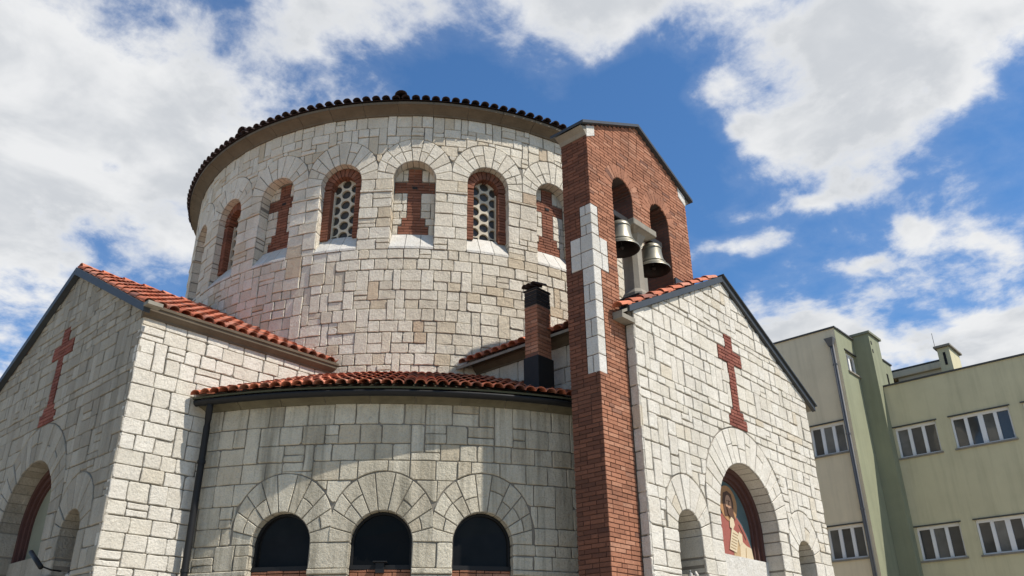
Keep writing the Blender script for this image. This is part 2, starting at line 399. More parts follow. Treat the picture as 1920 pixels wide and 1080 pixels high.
def layout(u0, u1, v0, v1, hs=(.25, .35), ws=(.28, .54), half=.13, tall=.10):
    lines = [v0]
    while lines[-1] < v1-hs[0]*.6: lines.append(lines[-1]+rng.uniform(*hs))
    lines[-1] = v1
    if len(lines) > 2 and lines[-1]-lines[-2] < hs[0]*.6: lines.pop(-2)
    n = max(1, round((u1-u0)/.03)); cell = (u1-u0)/n; sky = [v0]*n; out = []; guard = 0
    while guard < 20000:
        guard += 1
        m = min(sky)
        if m >= v1-1e-6: break
        i = sky.index(m); j = i
        while j < n and abs(sky[j]-m) < 1e-6: j += 1
        seg = j-i; wmin = max(1, round(ws[0]/cell)); r = rng.random()
        nl = [l for l in lines if l > m+.07] or [v1]
        if r < half and nl[0]-m > .2: top = m+(nl[0]-m)*rng.uniform(.4, .6); w = rng.uniform(ws[0]*.8, ws[1]*1.1)
        elif r < half+tall and len(nl) > 1 and nl[1]-m < .75: top = nl[1]; w = rng.uniform(ws[0]*.7, ws[0]*1.3)
        else: top = nl[0]; w = rng.uniform(*ws)
        if v1-top < .09: top = v1
        wc = min(seg, max(2, round(w/cell)))
        if seg-wc < wmin*.55: wc = seg if seg*cell < ws[1]*1.35 else max(2, seg//2)
        for k in range(i, i+wc): sky[k] = top
        out.append((u0+i*cell, u0+(i+wc)*cell, m, top))
    return out
def cut(rect, discs=(), roof=None, jit=.006):
    u0, u1, v0, v1 = rect; J = lambda: rng.uniform(-jit, jit)
    hit = False
    for (a, zs, c, ro) in discs:
        du = max(u0-a, a-u1, 0)
        if du < ro and v0 < zs+c+sqrt(max(0, ro*ro-du*du)) and v1 > zs: hit = True
    if roof and min(roof(u0), roof(u1)) < v1: hit = True
    if not hit:
        if u1-u0 < .1 or v1-v0 < .08: jit = 0
        return [[(u0+J(), v0+J()), (u1+J(), v0+J()), (u1+J(), v1+J()), (u0+J(), v1+J())]]
    K = max(4, int((u1-u0)/.05)); us = [u0+(u1-u0)*k/K for k in range(K+1)]
    def bot(u):
        b = v0
        for (a, zs, c, ro) in discs:
            if abs(u-a) < ro and v1 > zs: b = max(b, zs+c+sqrt(ro*ro-(u-a)**2))
        return b
    top = lambda u: min(v1, roof(u)) if roof else v1
    res = []; run = []
    for u in us+[None]:
        if u is not None and top(u)-bot(u) > .012: run.append(u)
        else:
            if len(run) >= 2:
                lo = [(x, bot(x)) for x in run]; hi = [(x, top(x)) for x in run]
                def slim(L):
                    o = [L[0]]
                    for i in range(1, len(L)-1):
                        (x0, y0), (x1, y1), (x2, y2) = o[-1], L[i], L[i+1]
                        if abs((y1-y0)*(x2-x0)-(y2-y0)*(x1-x0)) > .0009: o.append(L[i])
                    return o+[L[-1]]
                P = slim(lo)+slim(hi)[::-1]
                if area(P) > .006: res.append(P)
            run = []
    return res
def voussoirs(a, zs, hw, c, ro, n, mp, depth, split=.35, joint=.015):
    res = []
    edge = [pi*k/n+(rng.uniform(-.03, .03) if 0 < k < n else 0) for k in range(n+1)]
    def outer(ph):
        dx, dy = cos(ph), sin(ph); bq = dy*c; disc = bq*bq-(c*c-ro*ro); t = bq+sqrt(disc)
        if t*dy < c and abs(dx) > .2: t = min(ro/abs(dx), t*1.4)
        return t
    pt = lambda ph, r: (a+r*cos(ph), zs+r*sin(ph))
    for k in range(n):
        p0, p1 = edge[k], edge[k+1]; S = 3
        ph = [p0+(p1-p0)*i/S for i in range(S+1)]
        if rng.random() < split and .2 < (p0+p1)/2 < pi-.2:
            m = rng.uniform(.38, .62); mid = lambda x: hw+(outer(x)-hw)*m
            res.append(([pt(x, mid(x)) for x in ph][::1], [pt(x, hw) for x in ph]))
            res.append(([pt(x, outer(x)) for x in ph], [pt(x, mid(x)) for x in ph]))
        else: res.append(([pt(x, outer(x)) for x in ph], [pt(x, hw) for x in ph]))
    out = []
    for o, i in res:
        P = o+i[::-1]
        if area(P) < 0: P = P[::-1]
        out.append(block(P, mp, -depth, .006, joint, .007))
    return out
def emit(blocks, name, many, mat, parent, limit=300, minpx=0.):
    blocks.sort(key=lambda b: -b[3])
    for b in blocks[:limit]:
        V, F, t, s = b; mesh_obj(name, V, F, mat, parent, [t]*len(F), center=True)
    rest = blocks[limit:]
    if rest:
        mb = MB()
        for V, F, t, s in rest: mb.add(V, F, t)
        o = mb.build(many, mat, parent, tone=True); o['kind'] = 'stuff'
def core_wall(mp, u0, u1, v0, topf, ops=(), d=-.022, step=.25):
    """mortar backing with the openings (a, half width, bottom, springing) cut out, and their reveals"""
    us = {u0, u1}; k = int((u1-u0)/step)+1
    for i in range(k+1): us.add(u0+(u1-u0)*i/k)
    for (a, hw, zb, zs) in ops:
        for i in range(17): us.add(a+hw*cos(pi*i/16))
    us = sorted(us); U = [us[0]]
    for u in us[1:]:
        if u-U[-1] > 1e-4: U.append(u)
    mb = MB()
    for x0, x1 in zip(U, U[1:]):
        xm = (x0+x1)/2; segs = [(lambda x: v0, topf)]
        for (a, hw, zb, zs) in ops:
            if abs(xm-a) < hw:
                arch = lambda x, a=a, hw=hw, zs=zs: zs+sqrt(max(0, hw*hw-(x-a)**2))
                segs = ([(lambda x: v0, lambda x, zb=zb: zb)] if zb > v0+.01 else [])+[(arch, topf)]
        for lo, hi in segs:
            mb.add([mp(x0, lo(x0), d), mp(x1, lo(x1), d), mp(x1, hi(x1), d), mp(x0, hi(x0), d)], [(0, 1, 2, 3)])
    return mb
def reveal(mb, mp, op, d0, d1, grow=0.):
    a, hw, zb, zs = op; h = hw+grow
    pts = [(a-h, zb)]+[(a-h*cos(pi*i/20), zs+h*sin(pi*i/20)) for i in range(21)]+[(a+h, zb)]
    for p, q in zip(pts, pts[1:]):
        mb.add([mp(*p, d0), mp(*p, d1), mp(*q, d1), mp(*q, d0)], [(0, 1, 2, 3)])
    return mb
def arch_panel(mp, op, d, extra=.03):
    a, hw, zb, zs = op; h = hw+extra
    P = [(a-h, zb), (a+h, zb)]+[(a+h*cos(pi*i/20), zs+h*sin(pi*i/20)) for i in range(21)]
    return [mp(u, v, d) for u, v in P], [tuple(range(len(P)))]

BR, BL, BJ = .066, .25, .011
def brick_rows(inside, u0, u1, v0, v1, mp, d=0., depth=.06, edges=None):
    """running bond; edges(v) gives the intervals of a course, inside(u, v) drops bricks"""
    out = []; row = 0; v = v0
    while v+BR <= v1+.03:
        vt = min(v+BR, v1)
        for (a, b) in (edges(v+BR/2) if edges else [(u0, u1)]):
            x = a; first = True
            while x < b-1e-4:
                w = BL*(.5 if (first and row % 2) else 1.)*(1 if rng.random() > .12 else .5); first = False
                xe = min(x+w, b)
                if b-xe < .06: xe = b
                if inside is None or inside((x+xe)/2, v+BR/2):
                    q = rng.uniform(-.0022, .0022); j = BJ/2
                    out.append(block([(x+j, v+j+q), (xe-j, v+j+q), (xe-j, vt-j+q), (x+j, vt-j+q)], mp, d-depth, .0035, 0., .003, d))
                x = xe
        v += BR; row += 1
    return out
def arch_bricks(a, zs, r0, r1, mp, d, w=.068, depth=.06, ph0=0., ph1=pi):
    n = max(3, round((ph1-ph0)*r0/w)); out = []
    for k in range(n):
        p0 = ph0+(ph1-ph0)*(k+.07)/n; p1 = ph0+(ph1-ph0)*(k+.93)/n
        out.append(block([(a+r1*cos(p0), zs+r1*sin(p0)), (a+r1*cos(p1), zs+r1*sin(p1)), (a+r0*cos(p1), zs+r0*sin(p1)), (a+r0*cos(p0), zs+r0*sin(p0))], mp, d-depth, .003, 0., .003, d))
    return out
def join(blocks, name, mat, parent, stuff=True):
    mb = MB()
    for V, F, t, s in blocks: mb.add(V, F, t)
    o = mb.build(name, mat, parent, tone=True)
    if stuff: o['kind'] = 'stuff'
    return o

# ================================================================== THE SETTING
g = MB(); g.add([(-3000, -3000, 0), (3000, -3000, 0), (3000, 3000, 0), (-3000, 3000, 0)], [(0, 1, 2, 3)])
o = g.build('ground', 'pavement'); o['kind'] = 'structure'

# ================================================================== THE CHURCH
church = empty('church', (XC, YC, 0), 'white stone church with round drum, brick bell gable and red tile roofs', 'church')

# ---- rotunda (drum)
TH0, DTH, HWR = -2.352, .257, .437
ZSR, ZBR = 11.243, 9.60
wins = [(TH0+(k-5)*DTH)*R1 for k in range(0, 10)]
UL, UR = -3.75*R1, -1.10*R1
ops = [(a, HWR, ZBR, ZSR) for a in wins]
mb = core_wall(map_rot, UL, UR, 5.0, lambda u: Z_ROT_TOP+.05, ops)
for op in ops: reveal(mb, map_rot, op, -.03, -.5, .014)
for k in range(60):                                              # the far side of the drum
    a0 = UR/R1+(2*pi-(UR-UL)/R1)*k/60; a1 = UR/R1+(2*pi-(UR-UL)/R1)*(k+1)/60
    mb.add([map_rot(a0*R1, 5, -.03), map_rot(a1*R1, 5, -.03), map_rot(a1*R1, 12.87, -.03), map_rot(a0*R1, 12.87, -.03)], [(0, 1, 2, 3)])
rot = mb.build('rotunda_wall', 'mortar', church)
rot['label'] = 'round drum of irregular cream and grey stone blocks'
S = []
discs = [(a, ZSR, .22, .775) for a in wins]
for r in layout(UL, UR, 6.0, ZBR, (.18, .27), (.20, .38), .14, .10):
    for P in cut(r): S.append(block(P, map_rot, -.06))
ZSTR = 10.93
for a, b in zip(wins, wins[1:]):
    for r in layout(a+HWR, b-HWR, ZBR, ZSTR, (.2, .3), (.24, .42), .12, .04): S += [block(P, map_rot, -.25) for P in cut(r)]
    S.append(block([(a+HWR, ZSTR), (b-HWR, ZSTR), (b-HWR, ZSTR+.055), (a+HWR, ZSTR+.055)], map_rot, -.25, .002, .01, .008, .022))
    for r in layout(a+HWR, b-HWR, ZSTR+.055, ZSR, (.2, .3), (.25, .45), .1, 0): S += [block(P, map_rot, -.25) for P in cut(r)]
for r in layout(UL, UR, ZSR, Z_ROT_TOP+.02, (.17, .25), (.19, .38), .18, .14):
    for P in cut(r, discs): S.append(block(P, map_rot, -.06))
V_ = []
for a in wins: V_ += voussoirs(a, ZSR, HWR, .22, .775, 11, map_rot, .25, .45)
for b in V_: b[2] = b[2]*.75
S += V_
emit(S, 'stone', 'stones', 'limestone_rotunda', rot, 300)

# cornice and eaves of the drum
def ring_profile(prof, t0, t1, n, closed=False):
    m = MB(); V = []; F = []
    for i in range(n+1):
        t = t0+(t1-t0)*i/n
        for (r, z) in prof: V.append((XC+r*cos(t), YC+r*sin(t), z))
    k = len(prof)
    for i in range(n):
        for j in range(k-1): F.append((i*k+j, (i+1)*k+j, (i+1)*k+j+1, i*k+j+1))
    if not closed: F += [tuple(range(k))[::-1], tuple(n*k+j for j in range(k))]
    return m.add(V, F)
CPROF = [(5.9, 12.82), (6.03, 12.82), (6.04, 12.85), (6.09, 12.88), (6.16, 12.915), (6.235, 12.94), (6.27, 12.945), (6.275, 13.0), (5.9, 13.02)]
corn = ring_profile([(r-.012, z+(.012 if k < 7 else -.004)) for k, (r, z) in enumerate(CPROF)], -pi, pi, 160, True).build('cornice', 'mortar', church, True)
for k in range(52):
    t0 = -pi+2*pi*k/52; e0 = rng.uniform(-.004, .004)
    ring_profile([(r+(e0 if r > 6 else 0), z) for r, z in CPROF], t0+.0008, t0+2*pi/52-.0008, 4).build('cornice_block', 'cornice_stone', corn)
m = ring_profile([(6.31, 13.03), (6.0, 13.13), (0.02, 15.0)], -pi, pi, 120, True)
roofc = m.build('drum_roof', 'dark_tile', church)
def tile_mesh(name, length, r0, r1, mat, th=.014, n=7, lift=.03):
    """one barrel tile: axis along +x from its low end at the origin, hollow below"""
    V = []; F = []
    for (x, r, z) in ((0, r0, lift), (length, r1, 0.)):
        for rr in (r, r-th):
            for k in range(n+1):
                a = pi*k/n; V.append((x, -rr*cos(a), z+rr*sin(a)*.82))
    q = n+1
    for k in range(n):
        F += [(k, k+1, 2*q+k+1, 2*q+k), (q+k, 3*q+k, 3*q+k+1, q+k+1), (k, q+k, q+k+1, k+1), (2*q+k, 2*q+k+1, 3*q+k+1, 3*q+k)]
    F += [(0, 2*q, 3*q, q), (n, q+n, 3*q+n, 2*q+n)]
    me = bpy.data.meshes.new(name); me.from_pydata(V, [], F); me.materials.append(MATS[mat])
    return me
def put_tile(me, p, xdir, nrm, parent, jit=.01, name='roof_tile'):
    x = Vector(xdir).normalized(); n = Vector(nrm); y = n.cross(x).normalized(); z = x.cross(y)
    j = rng.uniform(-jit, jit)*2; x2 = x*cos(j)+y*sin(j); y2 = -x*sin(j)+y*cos(j)
    o = bpy.data.objects.new(name, me); COL.objects.link(o); o.parent = parent
    p = Vector(p)+z*rng.uniform(-.003, .005)+x*rng.uniform(-.012, .012)
    Mx = Matrix(((x2.x, y2.x, z.x, p.x), (x2.y, y2.y, z.y, p.y), (x2.z, y2.z, z.z, p.z), (0, 0, 0, 1)))
    o.matrix_local = Mx
    return o
tm = tile_mesh('drum_tile', .42, .088, .078, 'dark_tile', .014, 7, .02)
NT = 188
for k in range(NT):
    t = -pi+2*pi*(k+.5)/NT
    if not (-3.85 < t < -1.2 or t > 2.45): continue
    for row in range(2):
        r = 6.34-row*.34; z = 13.02+row*.34*.32
        put_tile(tm, (XC+r*cos(t), YC+r*sin(t), z), (-cos(t), -sin(t), .32), (cos(t)*.3, sin(t)*.3, 1), roofc)
hip = tile_mesh('hip_tile', .46, .135, .12, 'dark_tile')
for t in (-2.405, -3.03):
    for row in range(2):
        r = 6.37-row*.36; put_tile(hip, (XC+r*cos(t), YC+r*sin(t), 13.055+row*.12), (-cos(t), -sin(t), .32), (cos(t)*.3, sin(t)*.3, 1), roofc, 0, 'hip_tile')

# niches with brick crosses and lattice windows
def cross_half(z):
    if z < 10.29: return .325
    if z < 10.44: return .25
    if z < 11.05: return .148
    if z < 11.33: return HWR+.02
    return .148
for k, a in enumerate(wins):
    if k < 1 or k > 8: continue
    op = (a, HWR, ZBR, ZSR)
    # sloping sill of three stones
    sb = [a-HWR-.005, a-HWR+.29+rng.uniform(-.04, .04), a+HWR-.3+rng.uniform(-.04, .04), a+HWR+.005]
    for s0, s1 in zip(sb, sb[1:]):
        s0 += .006; s1 -= .006; V = []
        for (v, d) in ((ZBR, -.3), (ZBR+.008, .006), (ZBR+.055, .004), (10.07, -.26), (10.07, -.3)):
            V += [map_rot(s0, v, d), map_rot(s1, v, d)]
        F = [(0, 1, 3, 2), (2, 3, 5, 4), (4, 5, 7, 6), (6, 7, 9, 8), (0, 2, 4, 6, 8), (9, 7, 5, 3, 1)]
        mesh_obj('sill_stone', V, F, 'limestone_clean', rot, [rng.random()]*len(F), center=True)
    if k % 2:                                                    # blind niche
        V, F = arch_panel(map_rot, op, -.262)
        niche = mesh_obj('niche_panel', V, F, 'mortar', church)
        B = brick_rows(None, 0, 0, 10.06, ZSR+HWR-.02, map_rot, -.25, .03, lambda v: [(a-min(cross_half(v), HWR if v < ZSR else sqrt(max(.0001, HWR**2-(v-ZSR)**2))), a+min(cross_half(v), HWR if v < ZSR else sqrt(max(.0001, HWR**2-(v-ZSR)**2))))])
        cr = join(B, 'brick_cross', 'brick_dark', niche); cr['label'] = 'brown brick cross set in the niche'
        m = MB(); m.prism([(a-.05, 11.14), (a+.05, 11.14), (a+.05, 11.20), (a-.05, 11.20)], map_rot, -.27, -.243); m.build('vent_hole', 'soot', niche)
        for s in (-1, 1):
            for (z0, z1, h) in ((10.06, 10.29, .325), (10.29, 10.44, .25), (10.44, 11.05, .148), (11.33, 11.62, .148)):
                e0, e1 = sorted((a+s*h, a+s*(HWR+.01)))
                for r in layout(e0, e1, z0, z1, (.16, .24), (.14, .3), .1, .05):
                    for P in cut(r, jit=.003):
                        V, F, t, _ = block(P, map_rot, -.3, .004, .014, .006, -.25)
                        mesh_obj('stone', V, F, 'limestone_rotunda', niche, [t*.7]*len(F), center=True)
    else:                                                        # window: brick surround, concrete lattice, glass discs
        hi = .275; zs2 = ZSR-.03
        win = MB()
        # lattice plate of hexagonal cells with round holes
        px = .25; py = .25*.866; rr = .104; dl = -.32
        zc0 = 10.14; V = []; F = []
        for ci in range(-1, 2):
            for ri in range(0, 7):
                cu = a+ci*py; cv = zc0+ri*px+(px/2 if ci % 2 else 0)
                if abs(cu-a) > .3 or cv > 11.62: continue
                n = 24; base = len(V)
                for q in range(n):
                    ph = 2*pi*q/n; c_, s_ = cos(ph), sin(ph)
                    # distance to hexagon edge (flat sides at +-30 deg multiples)
                    hd = 1e9
                    for h in range(6):
                        ha = pi/2+h*pi/3; dt = cos(ph-ha)
                        if dt > .01: hd = min(hd, (px/2)/dt)
                    V += [map_rot(cu+c_*hd, cv+s_*hd, dl), map_rot(cu+c_*rr, cv+s_*rr, dl), map_rot(cu+c_*rr, cv+s_*rr, dl-.05)]
                for q in range(n):
                    i, j = base+3*q, base+3*((q+1) % n)
                    F += [(i, j, j+1, i+1), (i+1, j+1, j+2, i+2)]
        wo = mesh_obj('window', V, F, 'lattice_concrete', church); wo['label'] = 'arched drum window with pale lattice of round holes'
        V, F = arch_panel(map_rot, (a, hi, 10.0, zs2), -.365); mesh_obj('pane', V, F, 'lattice_glass', wo)
        for s in (-1, 1):                                        # pale strip framing the lattice
            m = MB(); m.prism([(a+s*hi-(.03 if s > 0 else 0), 10.0), (a+s*hi+(.03 if s < 0 else 0), 10.0), (a+s*hi+(.03 if s < 0 else 0), zs2), (a+s*hi-(.03 if s > 0 else 0), zs2)], map_rot, -.36, -.30); m.build('frame', 'lattice_concrete', wo)
        B = []
        for s in (-1, 1):
            e0, e1 = sorted((a+s*hi, a+s*(HWR+.012)))
            v = 10.0
            while v < zs2-.03:
                B.append(block([(e0, v+.005), (e1, v+.005), (e1, v+BR-.005), (e0, v+BR-.005)], map_rot, -.38, .002, 0, .003, -.16)); v += BR
        B += arch_bricks(a, zs2, hi, HWR+.03, map_rot, -.16, .07, .2)
        join(B, 'brick_surround', 'brick_dark', wo)

# ---- lower ring with three arched windows
TR0, DTR, HWG, ZSG = -2.36, .186, .449, 3.665
gw = [(TR0+k*DTR)*R2 for k in (-1, 0, 1)]
ul, ur = (-pi+math.asin(W/R2)-.01)*R2, (-pi/2-math.asin(W/R2)+.02)*R2
ops = [(a, HWG, 1.6, ZSG) for a in gw]
mb = core_wall(map_ring, ul, ur, 0., lambda u: 5.8, ops)
for op in ops: reveal(mb, map_ring, op, -.03, -.3, .014)
ringw = mb.build('apse_wall', 'mortar', church); ringw['label'] = 'low curved wall of grey stone with three arched windows'
S = []; zones = [ul]+[x for a in gw for x in (a-HWG, a+HWG)]+[ur]
for i in range(0, len(zones), 2):
    for r in layout(zones[i], zones[i+1], 3.30, ZSG, (.2, .3), (.28, .5), .05, .03): S += [block(P, map_ring, -.2) for P in cut(r)]
    for r in layout(zones[i], zones[i+1], 1.2, 3.22, (.28, .38), (.28, .5), .05, .03): S += [block(P, map_ring, -.2) for P in cut(r)]
    S.append(block([(zones[i], 3.22), (zones[i+1], 3.22), (zones[i+1], 3.30), (zones[i], 3.30)], map_ring, -.2, .002, .008, .012, .035))
discs = [(a, ZSG, .26, .772) for a in gw]
for r in layout(ul, ur, ZSG, 5.77, (.23, .34), (.25, .46), .10, .10):
    for P in cut(r, discs): S.append(block(P, map_ring, -.06))
for a in gw: S += voussoirs(a, ZSG, HWG, .26, .765, 11, map_ring, .2, .4)
emit(S, 'stone', 'stones', 'limestone_ring', ringw, 300)
for a in gw:
    V, F = arch_panel(map_ring, (a, HWG, 1.6, ZSG), -.2); wo = mesh_obj('window', V, F, 'dark_glass', church); wo['label'] = 'arched dark glass window in the low curved wall'
    fr = MB(); h = HWG-.0
    pts = [(a+h*cos(pi*i/24), ZSG+h*sin(pi*i/24)) for i in range(25)]
    pts = [(a+h, 3.3)]+pts+[(a-h, 3.3)]; ins = [(a+(u-a)*.93, ZSG+(v-ZSG)*.93 if v > ZSG else v) for u, v in pts]
    for p, q, p2, q2 in zip(pts, pts[1:], ins, ins[1:]):
        fr.add([map_ring(*p, -.15), map_ring(*q, -.15), map_ring(*q2, -.15), map_ring(*p2, -.15), map_ring(*q2, -.2), map_ring(*p2, -.2)], [(0, 1, 2, 3), (3, 2, 4, 5)])
    fr.build('frame', 'dark_metal', wo)
    m = MB(); m.prism([(a-h, 3.30), (a+h, 3.30), (a+h, 3.36), (a-h, 3.36)], map_ring, -.25, -.12); m.build('transom', 'dark_metal', wo)
    B = brick_rows(None, a-h, a+h, 2.6, 3.30, map_ring, -.13, .05)
    join(B, 'brick_apron', 'brick', wo)
mb = MB(); a = gw[1]
mb.prism([(a-.06, 3.24), (a+.06, 3.24), (a+.06, 3.38), (a-.06, 3.38)], map_ring, -.13, -.03); mb.prism([(a-.1, 3.385), (a+.1, 3.385), (a+.1, 3.40), (a-.1, 3.40)], map_ring, -.13, -.0)
lamp = mb.build('wall_lamp', 'dark_metal'); tag(lamp, 'small black lamp fixed below the middle arched window', 'lamp')
ring_t0, ring_t1 = ul/R2, ur/R2
GPROF = [(7.9, 5.745), (8.03, 5.745), (8.06, 5.78), (8.14, 5.82), (8.21, 5.84), (8.22, 5.90), (7.9, 5.92)]
gc = ring_profile([(r-.012, z+.008) for r, z in GPROF], ring_t0, ring_t1, 60).build('ring_cornice', 'mortar', church)
for k in range(9):
    t0 = ring_t0+(ring_t1-ring_t0)*k/9; ring_profile(GPROF, t0+.0008, t0+(ring_t1-ring_t0)/9-.0008, 7).build('cornice_block', 'mossy_cornice', gc)
gut = ring_profile([(8.27+.075*cos(x), 5.865+.075*sin(x)) for x in [pi+pi*i/10 for i in range(11)]]+[(8.335, 5.865), (8.27, 5.80), (8.205, 5.865)], ring_t0+.005, ring_t1, 60).build('gutter', 'dark_metal', church, True)
RS = .43
rroof = ring_profile([(8.31, 5.90), (8.32, 5.925), (5.95, 5.925+RS*2.37), (5.95, 5.8)], ring_t0, ring_t1, 60).build('ring_roof', 'moss', church)
tm = tile_mesh('ring_tile', .46, .092, .066, 'roof_tile', .014, 8, .03)
ncol = 38; nrow = 6
for c_ in range(ncol):
    t = ring_t0+(ring_t1-ring_t0)*(c_+.5)/ncol
    for row in range(nrow):
        r = 8.36-row*.405; z = 5.93+(8.36-r)*RS
        put_tile(tm, (XC+r*cos(t), YC+r*sin(t), z), (-cos(t), -sin(t), RS), (cos(t)*RS, sin(t)*RS, 1), rroof, .012)
# mortar fillet and weeds where the ring roof meets the drum
ring_profile([(6.12, 6.86), (6.10, 6.93), (5.99, 6.985), (5.95, 6.8)], ring_t0, ring_t1, 60).build('mortar_fillet', 'concrete', church)
# downpipe in the corner
dp = MB()
dp.tube([(6.21, 11.98, 5.86), (6.215, 12.0, 5.74), (6.27, 12.10, 5.60), (6.285, 12.13, 5.48), (6.285, 12.13, 3.0), (6.285, 12.13, .1)], .052, 12)
pipe = dp.build('downpipe', 'dark_metal', church, True); pipe['label'] = 'black downpipe in the corner beside the curved wall'
for z in (4.9, 3.3, 1.6):
    m = MB(); m.tube([(6.285, 12.13, z), (6.285, 12.13, z+.05)], .062, 12); m.build('pipe_clamp', 'dark_metal', pipe)

# ---- the two gabled wings
def facade_cross_half(z):
    if z < 6.17: return .33
    if z < 6.305: return .24
    if z < 7.195: return .125
    if z < 7.49: return .43
    return .145
def gable_front(mp, name, label, ridge, slope, matname, brickmat, crossname):
    roof = lambda u: ridge-.10-slope*abs(u)
    main = (0., 1.03, 0.0, 4.27); sm = [(-2.05, .345, 0., 3.87), (2.05, .345, 0., 3.87)]
    ops = [main]+sm
    mb = core_wall(mp, -W, W, 0., lambda u: roof(u)+.02, ops, -.022, .2)
    for op in ops: reveal(mb, mp, op, -.03, -.62, .014)
    wall = mb.build(name, 'mortar', church); wall['label'] = label
    S = []
    DM = (0., 4.27, .23, 1.45); DS = [(s*2.05, 3.87, .27, .64) for s in (-1, 1)]
    # piers under the small springings
    for (e0, e1) in ((-W, -2.05-.345), (-2.05+.345, -1.03), (1.03, 2.05-.345), (2.05+.345, W)):
        for r in layout(e0, e1, 3.30, 3.87, (.22, .30), (.24, .42), .05, .05): S += [block(P, mp, -.06 if max(abs(r[0]), abs(r[1])) > W-.02 else -.5) for P in cut(r)]
        for r in layout(e0, e1, 1.5, 3.22, (.26, .36), (.26, .42), .05, .1): S += [block(P, mp, -.06 if max(abs(r[0]), abs(r[1])) > W-.02 else -.5) for P in cut(r)]
        inner = abs(e0+e1)/2 < 2
        S.append(block([(e0, 3.22), (e1, 3.22), (e1, 3.30), (e0, 3.30)], mp, -.5 if inner else -.06, .002, .008, .012, .05 if inner else .0))
    # flanks between the small and the main springing
    for (e0, e1) in ((-W, -1.03), (1.03, W)):
        for r in layout(e0, e1, 3.87, 4.27, (.2, .4), (.26, .46), .05, .05):
            for P in cut(r, DS): S.append(block(P, mp, -.5 if min(abs(r[0]), abs(r[1])) < 1.1 else -.06))
    # above: everything round the cross
    up = []
    up += [((-W, W, 4.27, 5.955), None)]
    for (z0, z1) in ((5.955, 6.17), (6.17, 6.305), (6.305, 7.195), (7.195, 7.49), (7.49, 7.775)):
        h = facade_cross_half((z0+z1)/2)
        for s in (-1, 1): up.append(((min(s*h, s*W), max(s*h, s*W), z0, z1), None))
    # merge the zones beside the shaft so that courses run on past the steps
    up = [up[0]]+[z for z in up[1:]]
    up.append(((-W, W, 7.775, ridge+.05), None))
    for (q, _) in up:
        tallz = q[3]-q[2] > .5
        for r in layout(*q, (.19, .27) if tallz else (.13, .26), (.20, .37), .08 if tallz else .04, .12 if tallz else 0):
            for P in cut(r, [DM]+DS, roof): S.append(block(P, mp, -.06))
    vs = voussoirs(0., 4.27, 1.03, .23, 1.44, 19, mp, .5, .35)
    for d in DS: vs += voussoirs(d[0], d[1], .345, .27, .632, 9, mp, .5, .25)
    S += vs
    emit(S, 'stone', 'stones', matname, wall, 300)
    B = brick_rows(None, 0, 0, 5.955, 7.775, mp, .004, .05, lambda v: [(-facade_cross_half(v), facade_cross_half(v))])
    if True:
        bot = lambda u: 4.27+.23+sqrt(max(0, 1.45**2-u*u))
        cr = join(B, crossname, brickmat, wall, True); cr['label'] = 'tall red brick cross with stepped foot'
    return wall, main, sm
ZR1, SL1 = 8.98, .542
ZR2, SL2 = 9.009, .523
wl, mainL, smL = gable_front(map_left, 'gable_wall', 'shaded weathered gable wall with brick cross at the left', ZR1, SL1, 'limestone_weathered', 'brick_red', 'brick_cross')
wr, mainR, smR = gable_front(map_front, 'gable_wall', 'sunlit white stone gable wall with brick cross and mosaic arch', ZR2, SL2, 'limestone_facade', 'brick_red', 'brick_cross')

# side walls of the wings
mb = core_wall(map_lside, XL, 9.2, 0, lambda u: 7.15, (), -.03)
sw = mb.build('side_wall', 'mortar', church); sw['label'] = 'sunlit side wall of the left wing in white squared blocks'
S = []
for r in layout(XL-.0, 8.75, 1.6, 7.04, (.21, .30), (.24, .42), .04, .03):
    if r[0] > 6.6 and r[3] < 5.7: continue
    S += [block(P, map_lside, -.12) for P in cut(r)]
emit(S, 'stone', 'stones', 'limestone_facade', sw, 300)
mb = core_wall(map_rside, -10.6, -YF, 0, lambda u: 7.15, (), -.03)
sw2 = mb.build('side_wall', 'mortar', church); sw2['label'] = 'shaded side wall of the right wing behind the chimney'
S = []
for r in layout(-10.5, -YT-TK, 5.2, 7.04, (.24, .32), (.3, .48), .06, .05): S += [block(P, map_rside, -.06) for P in cut(r)]
for r in layout(-YT, -YF+.0, 1.5, 7.04, (.28, .40), (.3, .5), 0, 0): S += [block(P, map_rside, -.06) for P in cut(r, jit=.002)]
emit(S, 'stone', 'stones', 'limestone_facade', sw2, 300)
# far side walls and the back closing of the wings
m = MB(); m.box(XC+W-.4, XC+W-.01, YF+.04, 10.4, 0, 7.1); m.build('side_wall', 'limestone_facade', church, tone=True)
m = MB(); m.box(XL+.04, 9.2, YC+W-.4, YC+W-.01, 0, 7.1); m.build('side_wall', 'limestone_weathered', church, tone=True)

# eaves cornices of the wings
def profile_x(prof, x0, x1, sgn=-1):   # along x, prof (out, z) from the side wall of the left wing
    V = [(x, YC-W-o_, z) for x in (x0, x1) for o_, z in prof]; k = len(prof)
    F = [(j, (j+1) % k, k+(j+1) % k, k+j) for j in range(k)]+[tuple(range(k))[::-1], tuple(range(k, 2*k))]
    return MB().add(V, [f[::-1] for f in F])
prof = [(-.05, 7.02), (.02, 7.02), (.025, 7.05), (.06, 7.075), (.105, 7.115), (.11, 7.165), (.13, 7.17), (.135, 7.21), (-.05, 7.235)]
profile_x(prof, XL-.02, 8.72).build('eaves_cornice', 'cornice_stone', church)
V = [(XC-W-o_, y, z) for y in (YF+.03, 10.38) for o_, z in prof]; k = len(prof)
MB().add(V, [(j, (j+1) % k, k+(j+1) % k, k+j) for j in range(k)]+[tuple(range(k))[::-1], tuple(range(k, 2*k))]).build('eaves_cornice', 'cornice_stone', church)

